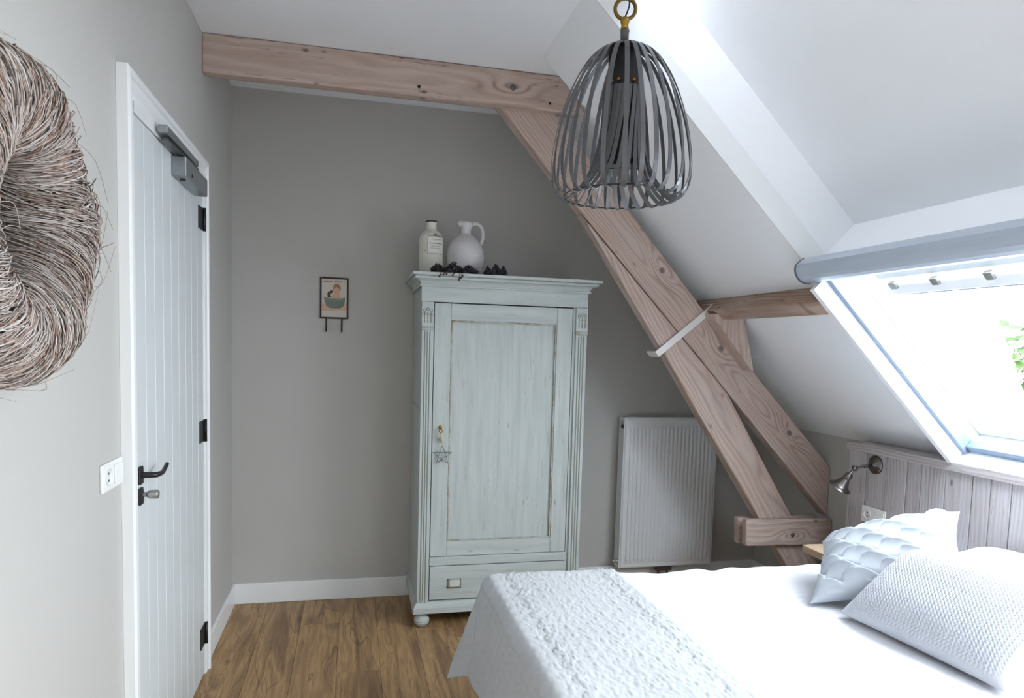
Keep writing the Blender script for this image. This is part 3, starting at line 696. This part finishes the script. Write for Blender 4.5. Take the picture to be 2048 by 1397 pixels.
flat('head', ell(.60, .28, .145, .125), (206, 166, 134), .0004)
flat('hair', [PX(.455, .30), PX(.45, .20), PX(.52, .13), PX(.64, .12), PX(.74, .18), PX(.755, .30), PX(.70, .26), PX(.56, .20)], (150, 112, 74), .0006)
flat('puppy', [PX(.22, .38), PX(.30, .33), PX(.40, .29), PX(.46, .31), PX(.44, .36), PX(.34, .39), PX(.38, .47), PX(.24, .48)], (58, 52, 48), .0006)
flat('tub', [PX(.08, .47), PX(.30, .50), PX(.55, .51), PX(.78, .50), PX(.95, .47), PX(.92, .60), PX(.85, .72), PX(.70, .765), PX(.36, .765), PX(.20, .72), PX(.12, .60)], (112, 124, 114), .0008)
flat('tub_band', [PX(.09, .50), PX(.5, .545), PX(.94, .50), PX(.935, .53), PX(.5, .575), PX(.10, .53)], (134, 142, 122), .001)
bm = bmesh.new(); rl = random.Random(9); uu = .07
while uu < .92:
    d_ = rl.uniform(.03, .06)
    if rl.random() < .85:
        bm.faces.new([bm.verts.new((p[0], YB-.0086, p[1])) for p in (PX(uu, .05+rl.uniform(0, .01)), PX(uu+d_, .05), PX(uu+d_, .085), PX(uu, .082))])
    uu += d_+.015
obj('lettering', bm, plain('faded_red_print', srgb(176, 118, 112), .6), pc)
for hx in (-.142, -.060):
    hp = smoothpath([(hx, YB-.006, 1.578), (hx, YB-.010, 1.53), (hx, YB-.014, 1.508), (hx, YB-.026, 1.500), (hx, YB-.036, 1.508)], 5)
    obj('hook', tube(bmesh.new(), hp, .0036, 8), M_black, PC, smooth=True)

# ------------------------------------------------------------------ radiator
RA = thing('radiator', (1.87, 3.80, .12), 'white ribbed panel radiator on the back wall behind the timber brace', 'radiator')
M_rad = plain('white_radiator_enamel', srgb(226, 228, 230), .3, .5)
x0, x1, z0, z1, yf = 1.580, 2.182, .128, 1.042, 3.765
nx = 21; sec = []
xs0, xs1 = x0+.030, x1-.026; pitch_ = (xs1-xs0)/nx
bm = bmesh.new()
cols = [x0, x0+.006, x0+.016]
prof = [(x0, .012), (x0+.004, .003), (x0+.010, 0), (x0+.022, 0)]
for i in range(nx):
    a = xs0+i*pitch_
    for q_, d_ in ((.06, 0), (.20, .0065), (.42, .0085), (.58, .0085), (.80, .0065), (.94, 0)): prof.append((a+pitch_*q_, -d_ + .0))
prof += [(x1-.020, 0), (x1-.010, 0), (x1-.004, .003), (x1, .012)]
zz = [(z0, .012, 0), (z0+.004, .003, 0), (z0+.010, 0, 0), (z0+.030, 0, 0), (z0+.055, 0, 1), (z1-.065, 0, 1), (z1-.040, 0, 0), (z1-.012, 0, 0), (z1-.004, .003, 0), (z1, .012, 0)]
rows = []
for z, e, k_ in zz:
    rows.append([bm.verts.new((x, yf + max(e, d if d > 0 else 0) + (d*k_ if d < 0 else 0)+.008, z)) for x, d in prof])
for a, b in zip(rows, rows[1:]):
    for i in range(len(prof)-1): bm.faces.new((a[i], a[i+1], b[i+1], b[i]))
obj('front_panel', bm, M_rad, RA, smooth=False, bevel=0)
obj('rear_panel', B((x0+.004, 3.845, z0+.004), (x1-.004, 3.857, z1-.004)), M_rad, RA, bevel=.003)
for xa in (x0-.006, x1-.001):
    bm = B((xa, yf+.012, z0), (xa+.007, 3.857, z0+.86)); box(bm, (xa, yf+.012, z1-.018), (xa+.007, 3.857, z1+.002)); box(bm, (xa, yf+.012, z0+.86), (xa+.007, yf+.03, z1-.018)); box(bm, (xa, yf+.055, z0+.86), (xa+.007, 3.857, z1-.018))
    obj('side_cover', bm, M_rad, RA, bevel=.001, seg=1)
bm = bmesh.new()
for i in range(24): box(bm, (x0+.012+i*.0243, yf+.022, z1-.004), (x0+.020+i*.0243, 3.845, z1))
box(bm, (x0, yf+.012, z1-.006), (x1, yf+.024, z1+.002)); box(bm, (x0, 3.845, z1-.006), (x1, 3.857, z1+.002))
obj('top_grille', bm, M_rad, RA)
obj('plug', L([(0, .012), (.009, .012), (.011, .008), (.011, 0)], (x0-.006, 3.79, z1-.05), (-1, 0, 0), 16), M_black, RA, smooth=True)
vl = obj('valve', L([(.0, 0), (.012, 0), (.012, .012), (.008, .016), (.008, .026), (.011, .028), (.011, .040), (0, .040)], (x0-.002, 3.79, z0+.045), (-1, 0, 0), 16), M_nickel, RA, smooth=True)
bm = B((1.83, 3.79, .098), (1.93, 3.83, .126)); tube(bm, [(1.85, 3.81, .10), (1.85, 3.81, .0)], .008, 10); tube(bm, [(1.91, 3.81, .10), (1.91, 3.81, .0)], .008, 10)
obj('valve_block', bm, plain('dark_valve', srgb(92, 78, 72), .4, .5, .4), RA)
bm = B((x0+.1, 3.857, z0+.1), (x0+.14, YB-.001, z1-.1)); box(bm, (x1-.14, 3.857, z0+.1), (x1-.1, YB-.001, z1-.1))
obj('wall_bracket', bm, M_rad, RA)

# ------------------------------------------------------------------ switches and sockets
def socket(name, label, c, ey, en, plate=(.155, .080)):
    """c centre on the wall, ey = in-plane horizontal axis, en = outward normal"""
    ey, en = Vector(ey), Vector(en); ez = Vector((0, 0, 1)); c = Vector(c)
    g = thing(name, c, label, 'socket'); f = lambda v: c + ey*v.x + en*v.y + ez*v.z
    w_, h_ = plate
    obj('cover_plate', box(bmesh.new(), (-w_/2, 0, -h_/2), (w_/2, .008, h_/2), f), M_plastic, g, bevel=.003)
    bm = bmesh.new(); lathe(bm, [(0, .0086), (.017, .0086), (.0195, .0120), (.0225, .0120), (.0225, .004)], c + ey*(-w_*.235), en, 28)
    so = obj('socket_insert', bm, plain('socket_white', srgb(226, 227, 226), .35), g, smooth=False)
    bm = bmesh.new()
    for dz in (-.0095, .0095): lathe(bm, [(0, .0092), (.0032, .0092), (.0032, .006)], c + ey*(-w_*.235) + ez*dz, en, 10)
    obj('pin_hole', bm, M_dark, so)
    obj('rocker', box(bmesh.new(), (w_*.05, .008, -h_*.34), (w_*.45, .0125, h_*.34), f), M_plastic, g, bevel=.002)
socket('wall_socket', 'white double socket and switch plate on the left wall beside the door', (WX, 1.990, 1.078), (0, 1, 0), (1, 0, 0), (.156, .074))

# ------------------------------------------------------------------ headboard
HX = 2.42
HB = thing('headboard', (2.48, 1.6, 0), 'grey weathered plank headboard with top cap along the right wall', 'headboard')
edges = [2.912, 2.792, 2.668, 2.547, 2.467, 2.342, 2.214, 2.133, 2.048, 1.93, 1.80, 1.70, 1.56, 1.44, 1.33, 1.20, 1.07, .95, .83, .70, .58, .46, .34, .22]
for i, (a, b) in enumerate(zip(edges, edges[1:])):
    d_ = [0, .002, .0005, .003, .001][i % 5]
    obj('plank', B((HX+d_, b+.002, .012), (HX+.022, a-.002, .988)), M_hb, HB, bevel=.002)
obj('cap_board', B((HX-.014, .22, .988), (XK-.012, 2.922, 1.026)), M_hbcap, HB, bevel=.003)
obj('end_board', B((HX+.022, 2.89, .012), (XK-.002, 2.912, .988)), M_hb, HB, bevel=.002)
socket('bedside_socket', 'white double socket plate on the grey headboard behind the pillows', (HX, 2.720, .693), (0, -1, 0), (-1, 0, 0), (.150, .078))
BS = thing('bedside_shelf', (2.28, 2.60, .50), 'pale wooden bedside shelf sticking out beside the bed below headboard', 'shelf')
obj('shelf_board', B((2.05, 2.46, .533), (HX-.001, 2.735, .566)), M_shelf, BS, bevel=.003)
obj('shelf_support', B((2.20, 2.69, 0), (HX-.001, 2.715, .533)), M_shelf, BS, bevel=.002)

# ------------------------------------------------------------------ reading lamp on the headboard
SL = thing('wall_lamp', (HX, 2.731, .938), 'antique pewter swivel reading lamp mounted on the headboard', 'lamp')
c0 = Vector((HX, 2.731, .938))
obj('backplate', L([(.0, .024), (.012, .024), (.014, .020), (.030, .016), (.036, .012), (.040, .010), (.044, .006), (.044, 0), (0, 0)], c0, (-1, 0, 0), 36), M_pewter, SL, smooth=True)
jn = Vector((2.315, 2.746, .920))
am = obj('arm', tube(bmesh.new(), smoothpath([c0+Vector((-.020, 0, 0)), c0+Vector((-.05, .003, -.002)), c0+Vector((-.075, .008, -.008)), jn], 5), .0052, 10), M_pewter, SL, smooth=True)
bm = bmesh.new()
for s, r in ((.30, .0085), (.42, .008), (.85, .008)):
    p = (c0+Vector((-.020, 0, 0))).lerp(jn, s); lathe(bm, [(0, -.005), (r, -.004), (r, .004), (0, .005)], p, (jn-c0), 14)
obj('collar', bm, M_pewter, am, smooth=True, kind='stuff')
sd_ = Vector((-.030, .050, -.096)).normalized()
bm = bmesh.new(); ax_ = sd_.cross(Vector((1, 0, 0))).normalized()
lathe(bm, [(0, -.011), (.010, -.009), (.0115, 0), (.010, .009), (0, .011)], jn, ax_, 16); lathe(bm, [(0, -.017), (.005, -.017), (.0055, -.012), (.003, -.010), (.003, .010), (.0055, .012), (.005, .017), (0, .017)], jn, ax_, 12)
obj('joint', bm, M_pewter, SL, smooth=True)
sh = obj('shade', L([(0, .008), (.006, .010), (.0065, .030), (.013, .034), (.0175, .040), (.0185, .060), (.0165, .064), (.0185, .068), (.026, .084), (.034, .100), (.040, .108), (.052, .116), (.0525, .118), (.050, .1175), (.039, .111), (.032, .101), (.024, .086), (.0, .070)], jn, sd_, 36), M_pewter, SL, smooth=True)
obj('bulb', L([(0, .066), (.010, .072), (.017, .092), (.019, .104), (.015, .116), (.0, .121)], jn, sd_, 20), plain('bulb_glass', srgb(214, 218, 220), .1, .6), sh, smooth=True)

# ------------------------------------------------------------------ bed
ZB, XF, YE = .598, .512, 2.378          # mattress top, foot end, far side
BD_ = thing('bed', (1.45, 1.45, 0), 'double bed with dark base against the plank headboard', 'bed')
obj('bed_base', B((XF+.03, .55, .09), (2.40, YE-.035, .30)), plain('dark_upholstery', srgb(34, 34, 40), .9, .2, 0, .1), BD_, bevel=.012)
obj('mattress', B((XF+.012, .53, .302), (2.405, YE-.014, ZB-.012)), plain('white_mattress', srgb(232, 232, 232), .9, .2), BD_, bevel=.05, seg=4)
lg = obj('leg', L([(0, 0), (.025, 0), (.028, .09), (0, .09)], (XF+.08, 2.27, 0), (0, 0, 1), 20), M_black, BD_, smooth=True)
for dx, dy in ((1.75, 0), (0, -1.6), (1.75, -1.6)): copy_to(lg, BD_).location = (dx, dy, 0)

def fabric(name, c, c2=None, weave=900, bump=.15, sheen=.2):
    k = NT(name, .9, .15)
    k.b.inputs['Sheen Weight'].default_value = sheen
    v = k.coord(); n = k.noise(v, 6, 3)
    k.color(k.mix(n, c, c2 or c)); k.bump(k.noise(v, weave, 2), bump, .0006); return k.m
M_sheet = fabric('white_cotton', srgb(216, 217, 222), srgb(220, 221, 226))
M_runner = fabric('white_quilt', srgb(184, 187, 191), srgb(194, 197, 200), 500, .3)
def vnoise(x, y):                                       # cheap smooth value noise
    xi, yi = math.floor(x), math.floor(y); fx, fy = x-xi, y-yi
    h = lambda a, b: (math.sin(a*127.1+b*311.7)*43758.5453) % 1.0
    fx, fy = fx*fx*(3-2*fx), fy*fy*(3-2*fy)
    return (h(xi, yi)*(1-fx)+h(xi+1, yi)*fx)*(1-fy) + (h(xi, yi+1)*(1-fx)+h(xi+1, yi+1)*fx)*fy
def drape(s, v, zt, xf, ye, rr=.035, fl=.10, cf=.34):
    """s: distance in from the foot edge (negative hangs), v: distance beyond the far edge (positive hangs)"""
    a, b = max(0., -s), max(0., v)
    r = math.hypot(a, b)
    if r == 0: return Vector((xf+s, ye+v, zt)), Vector((0, 0, 1))
    th = math.atan2(b, a); d = Vector((-math.cos(th), math.sin(th), 0))
    # quarter round, then a sloping fall
    L_ = rr*math.pi/2
    if r < L_: q = r/rr; o_, z_ = rr*math.sin(q), rr*(1-math.cos(q)); nrm = d*math.sin(q)+Vector((0, 0, math.cos(q)))
    else:
        k_ = fl + cf*math.sin(2*th)**1.5; dr = (r-L_)/math.sqrt(1+k_*k_); o_, z_ = rr+dr*k_, rr+dr; nrm = (d+Vector((0, 0, k_))).normalized()
    base = Vector((xf+max(s, 0), ye+min(v, 0), zt))
    return base + d*o_ + Vector((0, 0, -z_)), nrm
def grid(us, vs_, fn):
    bm = bmesh.new(); G = [[bm.verts.new(fn(u, v)) for v in vs_] for u in us]
    for i in range(len(us)-1):
        for j in range(len(vs_)-1): bm.faces.new((G[i][j], G[i+1][j], G[i+1][j+1], G[i][j+1]))
    return bm
lin = lambda a, b, n: [a+(b-a)*i/(n-1) for i in range(n)]
def duvet(s, v):
    p, n = drape(s, v, ZB-.002, XF+.008, YE-.004, .035, .06, .12)
    x, y = p.x, p.y
    h = .010*vnoise(x*5, y*4) + .006*vnoise(x*13+4, y*8) + .0022*math.sin(y*160+6*vnoise(x*2, y*2))*vnoise(x*6, y*6)
    edge = math.exp(-((v+.03)/.05)**2)
    h += edge*.007*(math.sin(x*23+5*vnoise(x*4, 1))+.6*math.sin(x*51+2))*vnoise(x*3+2, 4)
    return p + n*(h-.006)
DU = obj('duvet', grid(lin(-.24, 1.885, 170), lin(-1.83, .22, 150), duvet), M_sheet, smooth=True)
tag(DU, 'smooth white duvet spread over the bed', 'duvet')
def hexline(x, y, c):
    """zigzag border lines of elongated hexagons near an edge"""
    yy = (y/.085) % 1.0; z = abs(yy-.5)*2
    o_ = .020*min(1, max(0, (z-.25)*2))
    return sum(math.exp(-((x-c-o_-k)/.0022)**2) for k in (0, .010, .020))
def runner(s, v):
    p, n = drape(s, v, ZB+.012, XF, YE, .04)
    h = 0
    if s > -.42:
        q = s
        # quilted texture: dashes in rows along the bed's width plus lumpy ground
        row = math.floor(q/.036); ph = (row*.37) % 1
        dash = ((v/.062)+ph) % 1
        h += .0026*max(0, math.sin(math.pi*min(1, dash/.62)))*math.exp(-(((q/.036) % 1-.5)/.13)**2)
        bz = 1 - math.exp(-((q-.065)/.035)**4) if s > 0 else .35
        g = vnoise(q*240, v*190); h += .0022*(g-.5)*bz
        h += .0030*(vnoise(q*420, v*120)-.5)*(1 if s > 0 else .4)
        if s > -.05: h += .0050*hexline(q, v, .04) + .0050*hexline(q, v+.04, .395)
    h += .008*(vnoise(s*6+3, v*5)-.5) + (.012*math.sin(v*15+2)*min(1, max(0, -s)*3))
    return p + n*h
ss = lin(-.395, .0, 80) + lin(.004, .462, 112)
RN = obj('bed_runner', grid(ss, lin(-1.80, .0, 330) + lin(.006, .24, 44), runner), M_runner, smooth=True)
so_ = RN.modifiers.new('thick', 'SOLIDIFY'); so_.thickness = .006; so_.offset = 1
tag(RN, 'white textured quilted bed runner folded over the foot of the bed', 'bed runner')

def cushion(name, label, cat, BLc, BRc, TLc, thick, mat, relief, n=120, pinch=.06, group=None, mlab=None):
    BLc, BRc, TLc = Vector(BLc), Vector(BRc), Vector(TLc); A, Bv = BRc-BLc, TLc-BLc
    N = A.cross(Bv).normalized(); bm = bmesh.new(); G = [[], []]
    us = lin(-1, 1, n)
    def pt(u, v, s):
        e = (1-abs(u)**2.6)*(1-abs(v)**2.6)
        t = thick*.5*max(0, e)**.55
        uu = u*(1-pinch*(1-v*v)*abs(u)**3); vv_ = v*(1-pinch*(1-u*u)*abs(v)**3)
        p = BLc + A*(uu*.5+.5) + Bv*(vv_*.5+.5) + N*(t*s)
        if s > 0 and relief: p = p + N*relief(u, v)*min(1, e*6)
        return p
    top = [[bm.verts.new(pt(u, v, 1)) for v in us] for u in us]
    bot = [[(top[i][j] if i in (0, n-1) or j in (0, n-1) else bm.verts.new(pt(us[i], us[j], -1))) for j in range(n)] for i in range(n)]
    for i in range(n-1):
        for j in range(n-1):
            bm.faces.new((top[i][j], top[i+1][j], top[i+1][j+1], top[i][j+1])); bm.faces.new((bot[i][j], bot[i][j+1], bot[i+1][j+1], bot[i+1][j]))
    o = obj(name, bm, mat, smooth=True, recalc=False); tag(o, label, cat, group); return o
cushion('pillow', 'plain white bed pillow lying behind the two cushions', 'pillow', (1.93, 2.05, .665), (1.97, 1.34, .665), (2.37, 2.10, .73), .14, M_sheet, lambda u, v: .006*vnoise(u*3+5, v*3), 60)
def pleats(u, v):
    # staggered pinched tucks: short ridges with a soft roll beside them
    h = 0
    for k in range(-5, 6):
        for j in range(-5, 6):
            cu, cv = k*.52 + (.26 if j % 2 else 0), j*.27
            du, dv = u-cu, v-cv
            a = .55*du+.83*dv*.6; b = -.45*dv+.75*du*.2
            a, b = du*.94-dv*.35, du*.35+dv*.94
            b += .05*math.sin(a*7+k)
            g = max(0, 1-(a/.27)**2)**.7
            if abs(a) < .27:
                h += g*(.019*math.exp(b/.085) if b < 0 else .019*max(0, 1-b/.022)-.006*math.exp(-((b-.04)/.03)**2))
    return h + .010*(vnoise(u*3.1+9, v*3.1)-.5)
M_pleat = fabric('pale_grey_blue_linen', srgb(176, 183, 192), srgb(186, 192, 200), 700, .2)
cushion('pleated_cushion', 'pale grey blue cushion with pinched pleats leaning on the pillow', 'cushion', (1.51, 1.958, .612), (1.865, 1.69, .785), (1.785, 2.265, .728), .15, M_pleat, pleats, 170, .10)
def knit(u, v):
    a, b = u*44, v*30
    return .0032*(math.sin(a*math.pi+(.5*math.pi if int(math.floor(b)) % 2 else 0))*math.sin(b*math.pi)) + .006*(vnoise(u*2.2, v*2.2+4)-.5)
M_knit = fabric('pale_grey_knit', srgb(194, 197, 205), srgb(202, 205, 212), 400, .2)
cushion('knitted_cushion', 'pale grey waffle knit cushion in front on the white duvet', 'cushion', (1.545, 1.855, .620), (1.604, 1.33, .618), (1.850, 1.90, .822), .15, M_knit, knit, 230, .05)

# ------------------------------------------------------------------ wicker wreath on the left wall
yc, zc, RR, rr_ = 1.212, 1.622, .178, .080
WR = thing('wreath', (WX+rr_, yc, zc), 'thick whitewashed twig wreath hanging on the left wall', 'wreath')
def tor(th, ph, r): return Vector((WX+.090+r*math.sin(ph)*.98, yc+(RR+r*math.cos(ph))*math.cos(th), zc+(RR+r*math.cos(ph))*math.sin(th)*1.02))
bm = grid(lin(0, 2*math.pi, 60), lin(0, 2*math.pi, 24), lambda a, b: tor(a, b, rr_-.014))
bmesh.ops.remove_doubles(bm, verts=bm.verts, dist=1e-5)
obj('core', bm, plain('dark_twig_core', srgb(120, 106, 98), .9), WR, smooth=True)
tw = [plain('twig_%s' % n, c, .85, .2, 0, .2, 0, 400) for n, c in (('grey', srgb(172, 161, 155)), ('white', srgb(194, 187, 183)), ('brown', srgb(150, 125, 112)), ('dark', srgb(116, 102, 96)))]
bm = bmesh.new(); r_ = random.Random(11)
for i in range(4200):
    th = r_.uniform(0, 6.283); ph = r_.uniform(0, 6.283); span = r_.uniform(1.2, 3.2); slope = r_.gauss(.16, .10); lift = rr_ - .010 + r_.random()**1.3*.011
    bulge = .005*math.sin(th*5+1)+.003*math.sin(th*11)
    k_ = 8; w0 = r_.uniform(-.03, .03)
    pts = [tor(th+slope*(t/k_-.5)*span+w0*math.sin(3*t/k_), ph+span*(t/k_-.5), lift+bulge+.002*math.sin(i+t*1.3)) for t in range(k_+1)]
    tube(bm, pts, r_.uniform(.0006, .0014), 3, False, mi=r_.choices((0, 1, 2, 3), (46, 26, 19, 9))[0])
for i in range(46):                                              # loose ends that stick out
    th = r_.uniform(0, 6.283); ph = r_.uniform(-1.2, 1.8); r = rr_
    a = tor(th, ph, r); b = tor(th+r_.gauss(0, .12), ph+.35, r+r_.uniform(.006, .02)); c = tor(th+r_.gauss(0, .25), ph+.75, r+r_.uniform(.012, .035))
    tube(bm, smoothpath([a, b, c], 4), .0006, 4, False, mi=0)
obj('twig', bm, tw, WR, kind='stuff', recalc=False, smooth=True)

# ------------------------------------------------------------------ pendant lamp
lx, ly = .708, 1.80
PL = thing('pendant_lamp', (lx, ly, 2.26), 'dark metal ribbon cage pendant lamp with brass ring', 'lamp')
kM = NT('gunmetal_ribbon', .42, .5, .65); kM.color(srgb(104, 105, 108)); M_gun = kM.m
outer = [(.010, 2.263), (.050, 2.259), (.086, 2.238), (.118, 2.196), (.146, 2.140), (.168, 2.075), (.182, 2.010), (.189, 1.950), (.187, 1.905), (.176, 1.876), (.158, 1.864)]
inner = [(.140, 1.862), (.124, 1.874), (.104, 1.896), (.084, 1.930), (.068, 1.975), (.056, 2.030), (.049, 2.085), (.046, 2.150)]
path = [Vector((r, 0, z)) for r, z in smoothpath([(a, b, 0) for a, b in outer+inner], 3) for r, z in [(0, 0)]] if False else [Vector((p.x, 0, p.y)) for p in smoothpath([(a, b, 0) for a, b in outer+inner], 3)]
def ribbon():
    bm = bmesh.new(); rows = []; n = len(path); hw = .0060; th_ = .0009
    for i, p in enumerate(path):
        t = (path[min(i+1, n-1)]-path[max(i-1, 0)]).normalized(); nr = Vector((-t.z, 0, t.x))
        tw_ = .0 if i < n*.45 else .42*min(1, (i-n*.45)/(n*.2))
        side = Vector((0, math.cos(tw_), 0)) + nr*math.sin(tw_); nv = nr*math.cos(tw_) - Vector((0, math.sin(tw_), 0))
        hw_ = hw*(.75+.25*min(1, p.x/.08))
        sh_ = Vector((0, .030*max(0, (i/n-.55)/.45), 0))
        rows.append([bm.verts.new(p+sh_+side*hw_*a+nv*th_*b) for a, b in ((-1, -1), (1, -1), (1, 1), (-1, 1))])
    for a, b in zip(rows, rows[1:]):
        for k in range(4): bm.faces.new((a[k], a[(k+1) % 4], b[(k+1) % 4], b[k]))
    bm.faces.new(rows[0]); bm.faces.new(rows[-1][::-1]); return bm
NRB = 26
rb0 = obj('ribbon', ribbon(), M_gun, PL, mw=Matrix.Translation((lx, ly, 0)))
for k in range(1, NRB):
    copy_to(rb0, PL, Matrix.Translation((0, 0, -2.26)) @ Matrix.Rotation(2*math.pi*k/NRB+.04*math.sin(k*5), 4, 'Z'))
for r, z in ((.152, 1.866), (.088, 1.922)):
    obj('hoop', tube(bmesh.new(), [(lx+r*math.cos(a), ly+r*math.sin(a), z) for a in lin(0, 2*math.pi, 41)[:-1]], .0018, 6, closed=True), M_black, PL, smooth=True)
obj('cap', L([(0, .006), (.016, .005), (.045, .001), (.046, -.002), (0, -.003)], (lx, ly, 2.263), (0, 0, 1), 28), M_gun, PL, smooth=True)
slv = obj('sleeve', L([(.043, 0), (.0435, .10), (.0435, .285), (.036, .290), (.03, .28), (.03, .0)], (lx, ly, 1.965), (0, 0, 1), 28), plain('dark_sleeve', srgb(54, 54, 58), .45, .5, .4), PL, smooth=True)
bm = bmesh.new()
for k in range(14): lathe(bm, [(0, .003), (.004, .002), (.005, -.001)], (lx+.047*math.cos(k*.449), ly+.047*math.sin(k*.449), 2.165), (math.cos(k*.449), math.sin(k*.449), 0), 8)
lab(obj('rivet', bm, plain('copper_rivet', srgb(176, 116, 62), .35, .5, .9), slv), 'copper coloured rivets')
obj('stem', L([(0, 0), (.011, 0), (.011, .040), (.012, .041), (.012, .045), (0, .046)], (lx-.003, ly, 2.262), (0, 0, 1), 20), M_gun, PL, smooth=True)
rg = obj('ring_fitting', L([(0, 0), (.011, .002), (.009, .012), (.0115, .018), (.012, .024), (.009, .032), (0, .036)], (lx-.004, ly, 2.308), (0, 0, 1), 20), plain('aged_brass', srgb(168, 138, 66), .28, .5, 1, .2), PL, smooth=True); lab(rg, 'brass neck and ring')
ca, sa = math.cos(-.25), math.sin(-.25)
obj('ring', tube(bmesh.new(), [(lx-.004+.0275*math.cos(a)*ca, ly+.0275*math.cos(a)*sa, 2.363+.0275*math.sin(a)) for a in lin(0, 2*math.pi, 33)[:-1]], .0052, 10, closed=True), plain('dark_brass', srgb(120, 98, 56), .3, .5, 1, .2), rg, smooth=True)
bm = bmesh.new()
tube(bm, smoothpath([(lx-.006, ly, 2.337), (lx+.004, ly-.004, 2.366), (lx+.0055, ly-.002, 2.392), (lx+.006, ly, 2.45), (lx+.004, ly, ZC)], 5), .0022, 8)
tube(bm, smoothpath([(lx+.004, ly+.004, 2.394), (lx-.006, ly+.006, 2.388), (lx-.009, ly+.004, 2.398), (lx-.009, ly, 2.45), (lx-.004, ly, ZC)], 5), .0014, 8)
obj('cord', bm, plain('black_flex', srgb(30, 32, 38), .5), PL, smooth=True)
obj('ceiling_rose', L([(0, -.02), (.03, -.018), (.045, -.006), (.046, 0), (0, 0)], (lx, ly, ZC), (0, 0, 1), 28), M_black, PL, smooth=True)
obj('bulb', L([(.012, .05), (.013, .02), (.024, -.01), (.028, -.03), (.022, -.05), (0, -.06)], (lx, ly, 2.06), (0, 0, 1), 20), plain('frosted_bulb', srgb(226, 226, 222), .2), PL, smooth=True)
